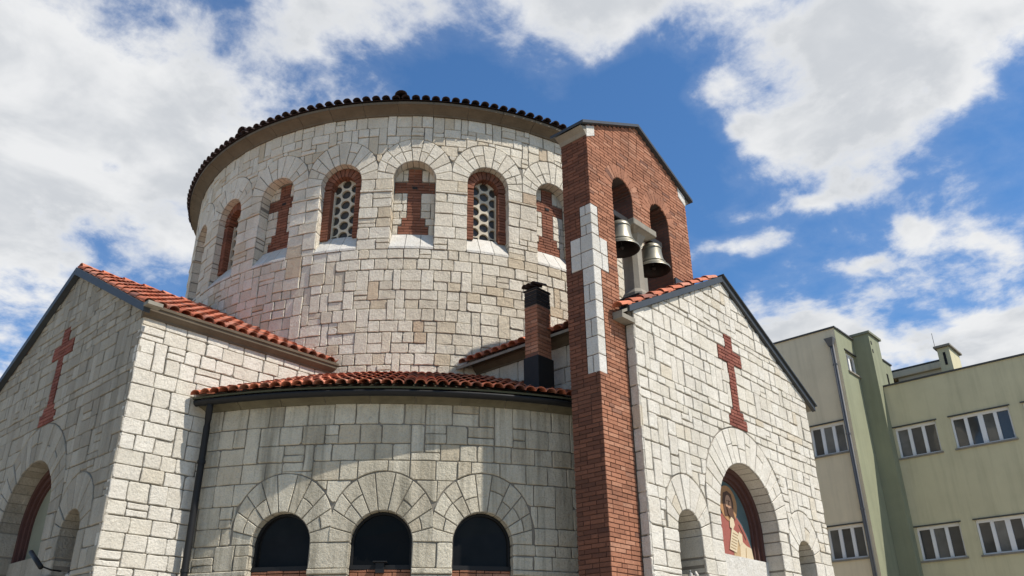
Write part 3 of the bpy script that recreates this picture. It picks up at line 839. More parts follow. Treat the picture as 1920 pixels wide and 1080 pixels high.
# roofs of the wings
tw = tile_mesh('wing_tile', .44, .098, .080, 'roof_tile', .014, 7, .028)
tw2 = tile_mesh('wing_tile_aged', .44, .098, .080, 'old_roof_tile', .014, 7, .028)
def gable_roof_left():
    m = MB(); oh = .05
    ze = lambda d: ZR1-SL1*d
    e = W+oh; y0, y1 = YC-e, YC+e; x0, x1 = XL-.06, 9.6
    for (a, b) in ((0., -e), (0., e)):
        V = []
        for x in (x0, x1):
            V += [(x, YC, ZR1-.02), (x, YC+b, ze(e)-.02), (x, YC+b, ze(e)-.07), (x, YC, ZR1-.09)]
        m.add(V, [(0, 1, 5, 4), (1, 2, 6, 5), (2, 3, 7, 6), (3, 0, 4, 7), (3, 2, 1, 0), (4, 5, 6, 7)])
    rf = m.build('wing_roof', 'old_roof_tile', church)
    nr = 10; pitch = .205; L = sqrt(1+SL1*SL1)
    for c_ in range(int((9.3-x0)/pitch)):
        x = x0+.07+pitch*c_
        for r in range(nr):
            d = e+.03-r*.365/L*1.03
            if d < .1: break
            put_tile(tw, (x, YC-d, ze(d)-.005), (0, 1, SL1), (0, -SL1, 1), rf, .012)
    rd = tile_mesh('ridge_tile_shape', .46, .12, .105, 'roof_tile')
    for c_ in range(10): put_tile(rd, (x0+.02+c_*.4, YC, ZR1-.02), (1, 0, 0), (0, 0, 1), rf, .01, 'ridge_tile')
    # dark metal barge boards on the gable
    for s in (-1, 1):
        b = MB(); V = []
        for (x) in (XL-.115, XL-.005):
            for (d, zo) in ((0, .0), (e+.16, .0), (e+.16, -.13), (0, -.15)): V.append((x, YC+s*d, ze(d)+zo))
        F = [(0, 1, 2, 3), (7, 6, 5, 4), (0, 4, 5, 1), (1, 5, 6, 2), (2, 6, 7, 3), (3, 7, 4, 0)]
        b.add(V, F); b.build('barge_board', 'grey_metal', rf)
    m = MB(); m.box(XL-.12, XL+.12, YC-W-.36, YC-W-.2, 7.10, 7.16); m.build('verge_block', 'concrete', rf)
def gable_roof_right():
    m = MB(); oh = .335
    ze = lambda d: ZR2-SL2*d
    e = W+oh; y0, y1 = YF-.02, 11.0
    for b in (-e, e):
        V = []
        for y in (y0, y1):
            V += [(XC, y, ZR2-.03), (XC+b, y, ze(e)-.03), (XC+b, y, ze(e)-.08), (XC, y, ZR2-.10)]
        m.add(V, [(0, 1, 5, 4), (1, 2, 6, 5), (2, 3, 7, 6), (3, 0, 4, 7), (3, 2, 1, 0), (4, 5, 6, 7)])
    rf = m.build('wing_roof', 'concrete', church)
    pitch = .205; L = sqrt(1+SL2*SL2)
    for c_ in range(18):
        y = y0+.06+pitch*c_
        if y > 10.4: break
        for r in range(10):
            d = e+.03-r*.365/L*1.03
            if d < .1: break
            if XT+.0 < XC-d+.2 and YT-.05 < y < YT+TK+.1 and (XC-d < 10.44 or XC-d > 12.1): continue
            put_tile(tw if c_ < 3 else tw2, (XC-d, y, ze(d)+(.022 if c_ == 0 else -.008)), (1, 0, SL2), (-SL2, 0, 1), rf, .012)
    for s in (-1, 1):
        b = MB(); V = []
        d0 = 0.; d1 = e-(.16 if s < 0 else 0)
        for yy in (YF-.06, YF+.02):
            for (d, zo) in ((d0, .012), (d1, .012), (d1, -.10), (d0, -.11)): V.append((XC+s*d, yy, ze(d)+zo))
        b.add(V, [(0, 1, 2, 3), (7, 6, 5, 4), (0, 4, 5, 1), (1, 5, 6, 2), (2, 6, 7, 3), (3, 7, 4, 0)]); b.build('barge_board', 'grey_metal', rf)
        if s > 0:
            b = MB(); V = []
            for yy in (YF-.10, YF+.25):
                for (d, zo) in ((0, .05), (e+.03, .05), (e+.03, .02), (0, .02)): V.append((XC+d, yy, ze(d)+zo))
            b.add(V, [(0, 1, 2, 3), (7, 6, 5, 4), (0, 4, 5, 1), (1, 5, 6, 2), (2, 6, 7, 3), (3, 7, 4, 0)]); b.build('roof_flashing', 'grey_metal', rf)
    m = MB(); m.box(XC-W-.34, XC-W+.02, YF-.02, YT-.01, 7.02, 7.1); m.build('eaves_block', 'concrete', rf)
gable_roof_left(); gable_roof_right()

# portals: arched frames, lunettes and lintels
def portal(mp, main, mosaic, label):
    zb = 3.76; R0 = 1.03
    V, F = arch_panel(mp, (0., R0, zb, 4.27), -.47); lu = mesh_obj('lunette', V, F, 'mosaic_teal' if mosaic else 'plaster_grey', church); lu['label'] = label
    for (ro, ri, df, db, nm) in ((1.04, .95, -.33, -.47, 'arch_moulding'), (.95, .87, -.38, -.47, 'arch_moulding'), (.87, .82, -.43, -.47, 'arch_moulding')):
        m = MB(); pts = [(1, zb-4.27)]+[(cos(pi*i/28), sin(pi*i/28)) for i in range(29)]+[(-1, zb-4.27)]
        def P(q, r): return (q[0]*r, 4.27+(q[1]*r if q[1] > 0 else q[1]))
        for p, q in zip(pts, pts[1:]):
            m.add([mp(*P(p, ro), df), mp(*P(q, ro), df), mp(*P(q, ri), df), mp(*P(p, ri), df), mp(*P(q, ri), db), mp(*P(p, ri), db)], [(0, 1, 2, 3), (3, 2, 4, 5)])
        m.build(nm, 'painted_red', lu)
    m = MB(); m.prism([(-1.03, 3.32), (1.03, 3.32), (1.03, zb), (-1.03, zb)], mp, -.6, -.30); m.build('lintel', 'limestone_clean' if mosaic else 'limestone_weathered', lu, tone=True)
    m = MB(); m.prism([(-1.03, 0), (1.03, 0), (1.03, 3.30), (-1.03, 3.30)], mp, -.6, -.5); m.build('door', 'dark_wood', lu)
    return lu
lu = portal(map_front, mainR, True, 'lunette mosaic of a haloed figure in red holding a scroll')
lu2 = portal(map_left, mainL, False, 'dim lunette inside the shaded left portal arch')
def flat(name, poly, d, mat):
    m = MB(); m.prism(poly, map_front, d-.006, d); return m.build(name, mat, lu)
circ = lambda cx, cz, r, n=28, sx=1.: [(cx+sx*r*cos(2*pi*k/n), cz+r*sin(2*pi*k/n)) for k in range(n)]
hx, hz = .10, 4.70
flat('mosaic_robe', [(-.66, 3.77), (.82, 3.77), (.78, 3.98), (.64, 4.22), (.50, 4.38), (.36, 4.49), (-.16, 4.49), (-.42, 4.32), (-.58, 4.05)], -.462, 'mosaic_red')
flat('mosaic_halo', circ(hx, hz, .315), -.455, 'mosaic_gold')
flat('mosaic_hair', [(hx-.17, hz-.24), (hx-.19, hz+.02), (hx-.14, hz+.17), (hx, hz+.22), (hx+.13, hz+.18), (hx+.18, hz+.03), (hx+.15, hz-.16), (hx+.19, hz-.27), (hx, hz-.22)][::-1], -.448, 'mosaic_brown')
flat('mosaic_face', circ(hx-.01, hz+.0, .145, 20, .74), -.441, 'mosaic_skin')
flat('mosaic_beard', [(hx-.095, hz-.07), (hx-.06, hz-.2), (hx, hz-.25), (hx+.06, hz-.2), (hx+.085, hz-.07), (hx+.03, hz-.075), (hx-.01, hz-.1), (hx-.05, hz-.075)], -.435, 'mosaic_brown')
flat('mosaic_nose', [(hx-.02, hz-.04), (hx+.015, hz-.04), (hx+.0, hz+.06)], -.4355, 'mosaic_brown')
for sx in (-1, 1): flat('mosaic_eye', [(hx-.01+sx*.045-.022, hz+.03), (hx-.01+sx*.045+.022, hz+.03), (hx-.01+sx*.045, hz+.05)], -.4355, 'mosaic_brown')
flat('mosaic_hand', [(.06, 4.28), (.17, 4.26), (.24, 4.34), (.22, 4.44), (.15, 4.47), (.08, 4.40)], -.447, 'mosaic_cream')
flat('mosaic_mantle', [(.34, 3.77), (.82, 3.77), (.77, 3.99), (.60, 4.02), (.42, 4.10), (.36, 3.98)], -.455, 'mosaic_cream')
flat('mosaic_mantle', [(.10, 3.77), (.34, 3.77), (.36, 4.0), (.30, 4.08), (.16, 3.96)], -.4555, 'mosaic_ochre')
flat('mosaic_scroll', [(-.04, 3.90), (.20, 3.86), (.34, 4.20), (.12, 4.27)], -.447, 'mosaic_cream')
flat('mosaic_scroll', [(.34, 4.0), (.46, 4.06), (.47, 4.20), (.37, 4.24), (.30, 4.12)], -.4475, 'mosaic_cream')
for k in range(6):
    z = 3.94+k*.05; x = .0+k*.026
    flat('scroll_line', [(x, z), (x+.18, z-.03), (x+.184, z-.022), (x+.004, z+.008)], -.4415, 'mosaic_ochre')
flat('mosaic_fold', [(.40, 4.36), (.60, 4.12), (.61, 4.14), (.42, 4.37)], -.4565, 'mosaic_brown')
flat('mosaic_fold', [(.52, 3.78), (.56, 3.98), (.575, 3.98), (.54, 3.78)], -.4495, 'mosaic_ochre')
# inner faces and capitals of the small side arches
for mp, mt in ((map_front, 'limestone_facade'), (map_left, 'limestone_weathered')):
    for s in (-1, 1):
        V, F = arch_panel(mp, (s*2.05, .345, 0., 3.87), -.56); p = mesh_obj('arch_recess', V, F, 'mortar', church)
        cx = s*2.05; m = MB()
        c3 = mp(cx+.12, 0, -.36)
        prof = [(.0, 2.9), (.13, 2.9), (.135, 3.0), (.15, 3.06), (.19, 3.16), (.26, 3.23), (.27, 3.27), (.0, 3.27)]
        m.lathe((c3[0], c3[1], 0), prof, 16); cap = m.build('capital', 'concrete', p, True)
        for q in range(10):
            ph = 2*pi*q/10; l = MB(); cx3 = c3[0]+.235*cos(ph); cy3 = c3[1]+.235*sin(ph)
            l.tube([(c3[0]+.15*cos(ph), c3[1]+.15*sin(ph), 3.07), (cx3, cy3, 3.2), (c3[0]+.29*cos(ph), c3[1]+.29*sin(ph), 3.28), (c3[0]+.27*cos(ph), c3[1]+.27*sin(ph), 3.33)], [.02, .035, .03, .015], 6); l.build('leaf', 'limestone_clean', cap, True, True)
# ---- chimney on the ring roof
chx0, chx1, chy0, chy1 = 9.86, 10.22, 8.315, 8.60
m = MB(); m.box(chx0+.012, chx1-.012, chy0+.012, chy1-.012, 5.97, 7.90); ch = m.build('chimney', 'brick_mortar', church); ch['label'] = 'narrow brick chimney with sooty top and black metal foot'
B = []
mpX = lambda u, v, d: (chx0-d, -u, v); mpY = lambda u, v, d: (u, chy0-d, v)
mpX2 = lambda u, v, d: (chx1+d, u, v); mpY2 = lambda u, v, d: (-u, chy1+d, v)
Bs = []
for (z0, z1, L_) in ((6.68, 7.62, B), (7.62, 7.9, Bs)):
    L_ += brick_rows(None, -chy1, -chy0, z0, z1, mpX, 0, .03)+brick_rows(None, chx0, chx1, z0, z1, mpY, 0, .03)+brick_rows(None, chy0, chy1, z0, z1, mpX2, 0, .03)+brick_rows(None, -chx1, -chx0, z0, z1, mpY2, 0, .03)
emit(B, 'brick', 'bricks', 'brick', ch, 300); join(Bs, 'sooty_top', 'soot', ch)
m = MB(); m.box(chx0-.018, chx1+.018, chy0-.018, chy1+.018, 5.96, 6.68); m.build('metal_foot', 'dark_metal', ch)
m = MB(); m.box(chx0-.008, chx1+.008, chy0-.008, chy1+.008, 7.9, 7.93)
m.build('cap_slab', 'soot', ch)
ct = tile_mesh('cap_tile_shape', .30, .07, .065, 'dark_tile')
for k in range(3): 
    put_tile(ct, (chx0-.04, chy0+.04+k*.10, 7.935), (1, 0, .3), (-.35, 0, 1), ch, .05, 'cap_tile')

# ---- bell gable of brick
XTC = XT+WT/2; TZ0, TSL = 10.585, .494
ttop = lambda u: 11.47-.06-TSL*abs(u-XTC)
O1 = (10.745, .305, 9.25, 9.655); O2 = (11.92, .31, 9.25, 9.63)
def tower_edges(v):
    lo, hi = XT, XT+WT
    if v > ttop(XT): 
        h = (11.41-v)/TSL; lo, hi = max(lo, XTC-h), min(hi, XTC+h)
    base = []
    if v < 7.12: hi = min(hi, XC-W-.0)
    iv = [(lo, hi)]
    def rem(a, b):
        nonlocal iv
        o = []
        for (p, q) in iv:
            if b <= p or a >= q: o.append((p, q)); continue
            if a > p: o.append((p, a))
            if b < q: o.append((b, q))
        iv = o
    if 7.12 <= v < 9.25: rem(O1[0]-O1[1], O2[0]+O2[1])
    for (a, hw, zb, zs) in (O1, O2):
        if v >= 9.25:
            h = hw if v < zs else (sqrt(hw*hw-(v-zs)**2) if v < zs+hw else 0)
            if h > 0: rem(a-h, a+h)
    # the stone quoin cross
    if 6.03 < v < 9.02: rem(XT-.1, XT+(.415 if 7.85 < v < 8.455 else .195))
    # stone kneelers under the coping
    return [(p, q) for p, q in iv if q-p > .03]
def tcore(d, name):
    m = MB()
    V = []; zs_ = []
    v = 0.; F = []
    dz = .05
    while v < 11.45:
        vm = v+dz/2
        lo, hi = XT+.014, XT+WT-.014
        if vm > ttop(XT): h = (11.41-vm)/TSL; lo, hi = max(lo, XTC-h), min(hi, XTC+h)
        if vm < 7.0: hi = XC-W
        iv = [(lo, hi)]
        cuts = []
        if 7.0 <= vm < 9.25: cuts.append((O1[0]-O1[1]-.005, O2[0]+O2[1]+.005))
        elif vm >= 9.25:
            for (a, hw, zb, zs) in (O1, O2):
                h = hw if vm < zs else (sqrt(hw*hw-(vm-zs)**2) if vm < zs+hw else 0)
                if h > 0: cuts.append((a-h-.004, a+h+.004))
        for (a, b) in cuts:
            o = []
            for (p, q) in iv:
                if b <= p or a >= q: o.append((p, q)); continue
                if a > p: o.append((p, a))
                if b < q: o.append((b, q))
            iv = o
        for (p, q) in iv:
            if q > p: m.box(p, q, YT+.014, YT+TK-.014, v, v+dz+.0005)
        v += dz
    return m
tow = tcore(0, 'x').build('bell_gable', 'brick_reveal', church); tow['label'] = 'tall thin brick bell gable with two open arches and two bells'
B = brick_rows(None, 0, 0, 1.5, 11.41, map_tfront, 0., .02, tower_edges)
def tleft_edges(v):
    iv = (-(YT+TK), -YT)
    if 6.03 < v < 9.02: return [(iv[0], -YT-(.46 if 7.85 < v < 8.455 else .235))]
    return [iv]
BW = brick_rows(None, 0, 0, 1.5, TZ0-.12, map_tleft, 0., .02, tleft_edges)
for (a, hw, zb, zs) in (O1, O2): B += arch_bricks(a, zs, hw, hw+.25, map_tfront, .004, .068, .02)
emit(B, 'brick', 'bricks', 'brick', tow, 200)
emit(BW, 'brick', 'left_face_bricks', 'brick_left_face', tow, 100)
mpr = lambda u, v, d: (XT+WT+d, u, v)
join(brick_rows(None, YT, YT+TK, 7.3, TZ0-.1, mpr, 0., .02), 'bricks', 'brick', tow)
mpb = lambda u, v, d: (-u, YT+TK+d, v)
# quoin stones, each wrapping the corner
zq = [6.03]
for h in (.30, .30, .31, .30, .30, .31): zq.append(zq[-1]+h)
rows_ = [(6.03+i*.303, 6.03+(i+1)*.303, .195, .235, i) for i in range(6)]+[(7.85, 8.15, .415, .46, 6), (8.15, 8.455, .415, .46, 7)]+[(8.455, 8.64, .195, .235, 8), (8.64, 8.83, .195, .235, 9), (8.83, 9.02, .195, .235, 10)]
for (z0, z1, wx, wy, i) in rows_:
    j = .006
    def wrap(x0, x1, y0, y1):
        m = MB(); m.box(x0+j, x1-j, y0+j, y1-j, z0+j, z1-j, rng.random(), .007)
        q = mesh_obj('quoin_stone', m.v, m.f, 'limestone_clean', tow, m.t, center=True)
    pr = .006
    if wx > .3 :
        s = .21 if i % 2 else .24
        wrap(XT-pr, XT+s, YT-pr, YT+.25); wrap(XT+s, XT+wx, YT-pr, YT+.08); wrap(XT-pr, XT+.08, YT+.25, YT+wy)
    elif i % 2: wrap(XT-pr, XT+wx, YT-pr, YT+wy)
    else: wrap(XT-pr, XT+wx, YT-pr, YT+.12); wrap(XT-pr, XT+.1, YT+.12, YT+wy)
for s in (-1, 1):
    e = XT if s < 0 else XT+WT
    tri = [(e, 10.36), (e-s*.24, 10.50), (e-s*.24, ttop(e)+TSL*.24-.02), (e, ttop(e)-.02)]
    if s > 0: tri = tri[::-1]
    if area(tri) < 0: tri = tri[::-1]
    V, F, t, _ = block(tri, map_tfront, -.06, .001, .004, .006, .008); mesh_obj('kneeler_stone', V, F, 'limestone_clean', tow, [t]*len(F))
# coping of grey metal and the eaves mouldings
for s in (-1, 1):
    m = MB(); V = []
    for yy in (YT-.08, YT+TK+.08):
        for (d, zo) in ((0, .0), (WT/2+.19, .0), (WT/2+.19, -.055), (0, -.06)): V.append((XTC+s*d, yy, 11.47-TSL*d+zo))
    m.add(V, [(0, 1, 2, 3), (7, 6, 5, 4), (0, 4, 5, 1), (1, 5, 6, 2), (2, 6, 7, 3), (3, 7, 4, 0)]); m.build('coping', 'grey_metal', tow)
    m = MB(); x = XT if s < 0 else XT+WT
    V = [(x+s*o_, y, z) for y in (YT-.0, YT+TK) for o_, z in ((-.03, 10.40), (.012, 10.40), (.05, 10.46), (.12, 10.50), (.16, 10.52), (-.03, 10.59))]
    m.add(V, [(j_, (j_+1) % 6, 6+(j_+1) % 6, 6+j_) for j_ in range(6)]+[tuple(range(6))[::-1], tuple(range(6, 12))]); m.build('eaves_moulding', 'concrete', tow)
# column between the bells, impost block and dark seats
cx = 11.335; cy0, cy1 = 7.13, 7.46; cyc = (cy0+cy1)/2
def oct_ring(hx_, hy_, z, c): return [(cx+a*hx_-(c if False else 0), cyc+b*hy_, z) for a, b in ((-1, -.55), (-.55, -1), (.55, -1), (1, -.55), (1, .55), (.55, 1), (-.55, 1), (-1, .55))]
m = MB(); lv = [(.19, .21, 7.62), (.19, .21, 7.92), (.145, .165, 8.0), (.14, .16, 8.2), (.135, .155, 8.88), (.145, .17, 8.92), (.21, .23, 9.06), (.21, .23, 9.075)]
V = [p for (hx_, hy_, z) in lv for p in oct_ring(hx_, hy_, z, 0)]; F = []
for i in range(len(lv)-1):
    for k in range(8): F.append((i*8+k, i*8+(k+1) % 8, (i+1)*8+(k+1) % 8, (i+1)*8+k))
m.add(V, F); colm = m.build('column', 'concrete', tow)
m = MB(); m.box(cx-.36, cx+.36, YT-.05, YT+TK+.05, 9.12, 9.25, .5, .012)
V = [(cx-.2, cy0-.03, 9.06), (cx+.2, cy0-.03, 9.06), (cx+.2, cy1+.03, 9.06), (cx-.2, cy1+.03, 9.06), (cx-.34, YT-.03, 9.125), (cx+.34, YT-.03, 9.125), (cx+.34, YT+TK+.03, 9.125), (cx-.34, YT+TK+.03, 9.125)]
m.add(V, [(3, 2, 1, 0), (0, 1, 5, 4), (1, 2, 6, 5), (2, 3, 7, 6), (3, 0, 4, 7)]); m.build('impost_block', 'concrete', colm)
m = MB(); m.box(cx-.27, cx+.27, cy0-.09, cy1+.09, 7.4, 7.83, .5, .01); m.build('column_base', 'soot', colm)
m = MB(); m.box(12.24, 12.99, YT-.035, YT+.0, 8.30, 8.52); m.build('foot_flashing', 'grey_metal', tow)
m = MB(); m.box(10.40, 10.50, YT-.02, YT+.02, 7.18, 7.36); m.build('foot_flashing', 'grey_metal', tow)

# ---- the bells (hang in the gable, things of their own)
def bell(x, y, zlip, R, label):
    r = empty('bell', (x, y, zlip), label, 'bell', 'bells hanging in the brick bell gable')
    prof = [(1.0, 0), (1.0, .05), (.88, .16), (.75, .34), (.66, .58), (.60, .88), (.57, 1.20), (.55, 1.44), (.48, 1.58), (.34, 1.65), (.0, 1.66)]
    inn = [(.0, 1.52), (.46, 1.45), (.51, 1.2), (.56, .78), (.69, .34), (.84, .1), (.93, .0), (1.0, .0)]
    m = MB(); m.lathe((x, y, zlip), [(a*R, b*R) for a, b in prof], 40); b_ = m.build('bell_body', 'bell_bronze', r, True)
    m = MB(); m.lathe((x, y, zlip), [(a*R*.995, b*R) for a, b in inn], 40); m.build('bell_inside', 'iron', r, True)
    for (zz, rr) in ((.12, .925), (.42, .72), (1.34, .565)):
        m = MB(); m.lathe((x, y, zlip), [(rr*R-.002, zz*R-.012), (rr*R+.012, zz*R-.006), (rr*R+.012, zz*R+.008), (rr*R-.006, zz*R+.014)], 40); m.build('moulding_band', 'bell_bronze', r, True)
    m = MB(); m.tube([(x, y, zlip+1.5*R), (x, y, zlip+.2*R)], .015, 8); m.lathe((x, y, zlip+.12*R), [(0, -.05), (.04, -.03), (.055, 0), (.04, .03), (0, .05)], 12); m.build('clapper', 'iron', r, True)
    m = MB()
    for a in (0, pi/2): m.tube([(x-.07*cos(a), y-.07*sin(a), zlip+1.64*R), (x-.06*cos(a), y-.06*sin(a), zlip+1.78*R), (x+.06*cos(a), y+.06*sin(a), zlip+1.78*R), (x+.07*cos(a), y+.07*sin(a), zlip+1.64*R)], .018, 8)
    m.build('crown_loop', 'iron', r, True)
    m = MB(); m.box(x-.30, x+.30, y-.06, y+.06, zlip+1.77*R, zlip+1.77*R+.12, .5, .01); m.build('yoke', 'iron', r)
bell(10.845, 7.19, 8.62, .325, 'left of the two bronze bells, partly hidden by the brick jamb')
bell(11.83, 7.19, 8.58, .315, 'right of the two bronze bells, hanging beyond the concrete column')
m = MB(); m.tube([(12.14, 7.3, 9.42), (12.17, 7.3, 9.05), (12.06, 7.3, 8.86)], .012, 6)
m.box(12.09, 12.13, 7.27, 7.33, 8.95, 9.4); ham = m.build('bell_hammer', 'iron'); tag(ham, 'dark iron hammer fitting on the right jamb beside the bell', 'hammer')

# ---- floodlight on the left portal
m = MB(); fl = empty('floodlight', (4.9, 13.5, 3.35), 'black rod floodlight on the shaded left portal', 'floodlight')
m.tube([(4.75, 13.86, 3.61), (4.75, 13.35, 3.35)], .036, 10); m.build('lamp_rod', 'dark_metal', fl, True)
m = MB(); m.tube([(4.75, 13.38, 3.37), (4.9, 13.38, 3.33), (5.06, 13.42, 3.33)], .012, 8); m.build('bracket', 'dark_metal', fl, True)

# weeds and moss along the ring roof, where it meets the walls
m = MB()
def tuft(p, n, h):
    for _ in range(n):
        a = rng.uniform(0, 2*pi); l = h*rng.uniform(.4, 1.); q = Vector(p)+Vector((rng.uniform(-.05, .05), rng.uniform(-.05, .05), 0))
        d = Vector((cos(a), sin(a), 0)); s = Vector((-sin(a), cos(a), 0))*.008
        m.add([q-s, q+s, q+d*l*.35+Vector((0, 0, l))], [(0, 1, 2)])
for k in range(260):
    t = ring_t0+(ring_t1-ring_t0)*rng.random(); r = 6.06+abs(rng.gauss(0, .1))
    if rng.random() < .5: t = ring_t1-abs(rng.gauss(0, .25))
    tuft((XC+r*cos(t), YC+r*sin(t), 5.95+(8.32-r)*RS), 6, .07)
for k in range(60):
    x = rng.uniform(6.4, 8.4); r = hypot(x-XC, -W-.05); tuft((x, YC-W-.05, 5.95+(8.32-r)*RS), 6, .08)
wd = m.build('roof_weeds', 'moss'); wd['kind'] = 'stuff'; wd['label'] = 'dry moss and weeds along the ring roof'; wd['category'] = 'weeds'

# ================================================================== THE GREEN BUILDING
bl = empty('office_block', (28, 9, 0), 'khaki and green plastered block with white windows behind the church', 'building')
XA, YA, XB, YB = 26.03, 9.2, 28.0, 8.65
def wall_with_windows(name, mp, u0, u1, v0, v1, wins_, mat, label=None):
    us = sorted({u0, u1, *[w[0] for w in wins_], *[w[1] for w in wins_]}); vs = sorted({v0, v1, *[w[2] for w in wins_], *[w[3] for w in wins_]})
    m = MB()
    for a, b in zip(us, us[1:]):
        for c, d in zip(vs, vs[1:]):
            um, vm = (a+b)/2, (c+d)/2
            if any(w[0] < um < w[1] and w[2] < vm < w[3] for w in wins_): continue
            m.add([mp(a, c, 0), mp(b, c, 0), mp(b, d, 0), mp(a, d, 0)], [(0, 1, 2, 3)])
    for (a, b, c, d) in [w[:4] for w in wins_]:
        for p, q in (((a, c), (a, d)), ((a, d), (b, d)), ((b, d), (b, c)), ((b, c), (a, c))):
            m.add([mp(*p, 0), mp(*p, -.2), mp(*q, -.2), mp(*q, 0)], [(0, 1, 2, 3)])
    o_ = m.build(name, mat, bl)
    if label: o_['label'] = label
    return o_
def window(mp, a, b, c, d, n, wide=None):
    f = MB(); t = .055; dp0, dp1 = -.16, -.09
    f.prism([(a, c), (b, c), (b, c+t), (a, c+t)], mp, dp0, dp1); f.prism([(a, d-t*1.6), (b, d-t*1.6), (b, d), (a, d)], mp, dp0, dp1)
    for x in (a, b-t): f.prism([(x, c+t), (x+t, c+t), (x+t, d-t*1.6), (x, d-t*1.6)], mp, dp0, dp1)
    w = f.build('window', 'white_frame', bl)
    step = (b-a)/n
    for k in range(1, n):
        x = a+step*k; m = MB(); h = .05 if n % 2 or k != n//2 else .07
        m.prism([(x-h, c+t), (x+h, c+t), (x+h, d-t*1.6), (x-h, d-t*1.6)], mp, dp0, dp1+.004); m.build('mullion', 'white_frame', w)
    for k in range(n):
        x0 = a+step*k+.02; x1 = a+step*(k+1)-.02; tl = rng.uniform(-.006, .006)
        V = [mp(x0, c+.02, -.135+tl), mp(x1, c+.02, -.135-tl), mp(x1, d-.02, -.135-tl*.5), mp(x0, d-.02, -.135+tl)]
        mesh_obj('pane', V, [(0, 1, 2, 3)], 'window_glass', w)
    m = MB(); m.prism([(a-.04, c-.05), (b+.04, c-.05), (b+.04, c+.0), (a-.04, c+.0)], mp, -.1, .05); m.build('sill', 'concrete', w)
    m = MB(); m.prism([(a-.05, d), (b+.05, d), (b+.05, d+.035), (a-.05, d+.035)], mp, -.02, .03); m.build('window_head', 'flashing', w)
mpA = lambda u, v, d: (XA-d, -u, v)        # left block, faces -x, u=-y
mpB = lambda u, v, d: (XB-d, -u, v)        # right block
mpR = lambda u, v, d: (u, YA-d, v)         # return wall, faces -y
mpP = lambda u, v, d: (u, YB-d, v)
winsA = [(-10.56-.02, -9.46, z0, z0+.98, 3) for z0 in (8.42, 5.26, 2.1)]+[(-13.3, -11.6, z0, z0+.98, 4) for z0 in (8.42, 5.26, 2.1)]
wall_with_windows('street_wall', mpA, -16, -YA, 0, 12.5, winsA, 'plaster_khaki', 'khaki wall with the downpipe')
for w in winsA: window(mpA, *w)
winsR = [(26.66, 27.57, 11.18, 11.9, 2)]
wall_with_windows('return_wall', mpR, XA, XB+1.5, 0, 12.5, winsR, 'plaster_green', 'sunlit green return wall')
window(mpR, *winsR[0])
winsB = []
for z0 in (8.39, 5.24, 2.1):
    winsB += [(-8.59, -7.32, z0, z0+1.0, 3), (-6.89, -5.22, z0, z0+1.0, 4), (-4.84, -3.4, z0, z0+1.0, 3)]
wall_with_windows('street_wall', mpB, -YB, -1.5, 0, 10.80, winsB, 'plaster_olive', 'khaki wall with rows of white windows')
for w in winsB: window(mpB, *w)
m = MB(); m.box(XA+.25, 40, 9.2+.25, 15.8, 12.3, 12.45); m.box(XB+.25, 40, 1.7, YB, 10.6, 10.72); m.build('flat_roof', 'flashing', bl)
m = MB(); m.box(XA+.25, 40, YA+.22, 16, 0, .3); m.build('floor_slab', 'plaster_grey', bl)
m = MB(); m.box(40, 40.2, 1.5, 16, 0, 10.7); m.box(XB, 40, 1.3, 1.5, 0, 10.7); m.box(XA, 40, 16, 16.2, 0, 12.4); m.build('rear_wall', 'plaster_khaki', bl)
# parapet edges
def edge(x0, x1, y0, y1, z, t=.05):
    m = MB(); m.box(x0, x1, y0, y1, z, z+t); m.build('parapet_edge', 'flashing', bl)
edge(XA-.05, XA+.2, YA-.04, 16, 12.5); edge(XA+.2, 27.55, YA-.05, YA+.2, 12.5)
edge(XB-.05, XB+.2, 1.5, YB-.0, 10.80)
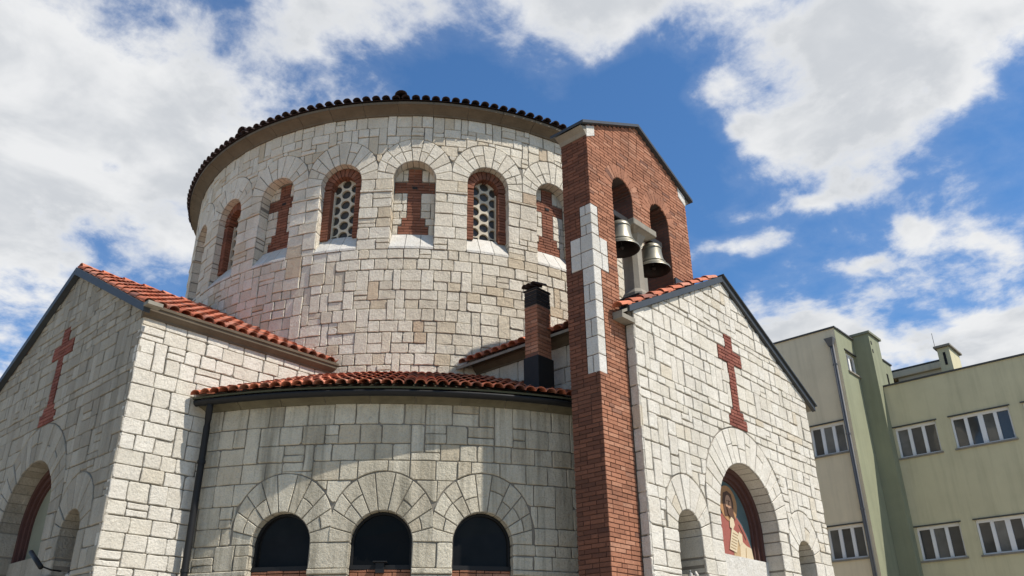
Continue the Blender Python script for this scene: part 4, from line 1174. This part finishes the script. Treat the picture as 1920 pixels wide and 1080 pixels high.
# chimney pier
m = MB(); m.box(27.58, 28.5, YB, YA-.004, 0, 12.62); m.box(28.5, 29.25, YB+.005, YA+.3, 10.2, 11.90); pier = m.build('pier', 'plaster_green', bl); pier['label'] = 'green chimney pier'
m = MB(); m.box(27.52, 28.62, YB-.06, YA+.55, 12.62, 12.70); m.build('pier_cap', 'plaster_grey', pier)
m = MB(); m.box(27.6, 28.48, YA-.004, YA+.5, 12.3, 12.62); m.build('pier_neck', 'plaster_grey', pier)
m = MB(); m.box(28.62, 28.75, YB-.006, YB+.1, 11.0, 11.45); m.build('slot_window', 'dark_glass', pier)
m = MB(); m.box(28.5, 29.3, YB-.03, YA+.3, 11.90, 11.95); m.build('parapet_edge', 'flashing', pier)
for z in (12.25, 11.95): 
    m = MB(); m.box(27.66, 27.74, YB-.012, YB+.05, z, z+.12); m.build('vent', 'soot', pier)
# penthouse and second chimney
m = MB(); m.box(31, 39, 7.45, 9.0, 10.7, 11.98); ph = m.build('penthouse', 'plaster_khaki', bl)
m = MB(); m.box(30.9, 39, 7.40, 9.2, 11.985, 12.24, .5, .02); m.build('eave', 'plaster_khaki', ph)
m = MB(); m.box(30.88, 39, 7.38, 9.22, 12.242, 12.29); m.build('roof_edge', 'flashing', ph)
m = MB(); m.box(29.6, 30.75, 6.78, 7.16, 10.7, 12.22); c2 = m.build('chimney_stack', 'plaster_olive', bl)
m = MB(); m.box(29.5, 30.85, 6.70, 7.24, 12.22, 12.30, .5, .01); m.build('chimney_cap', 'concrete', c2)
m = MB(); m.box(29.59, 29.62, 6.92, 7.0, 11.6, 12.05); m.build('vent', 'soot', c2)
m = MB(); m.tube([(29.7, 7.22, 12.2), (29.7, 7.22, 12.85)], .008, 5); m.build('aerial', 'iron', c2)
# downpipes and hopper
for k, yy in enumerate((9.36, 9.30)):
    m = MB(); m.tube([(XA-.09, yy, 11.9), (XA-.09, yy, .1)], .045 if k == 0 else .03, 10); p = m.build('downpipe', 'zinc_pipe', bl, True)
    for z in (11.2, 8.9, 6.6, 4.4): 
        m = MB(); m.tube([(XA-.09, yy, z), (XA-.09, yy, z+.05)], .056 if k == 0 else .04, 10); m.build('pipe_clamp', 'zinc_pipe', p)
    if k == 0:
        m = MB(); V = [(XA-.02, yy-.15, 12.12), (XA-.02, yy+.15, 12.12), (XA-.24, yy+.15, 12.12), (XA-.24, yy-.15, 12.12), (XA-.04, yy-.07, 11.86), (XA-.04, yy+.07, 11.86), (XA-.15, yy+.07, 11.86), (XA-.15, yy-.07, 11.86)]
        m.add(V, [(0, 1, 2, 3), (7, 6, 5, 4), (0, 4, 5, 1), (1, 5, 6, 2), (2, 6, 7, 3), (3, 7, 4, 0)]); m.build('hopper', 'zinc_pipe', p)
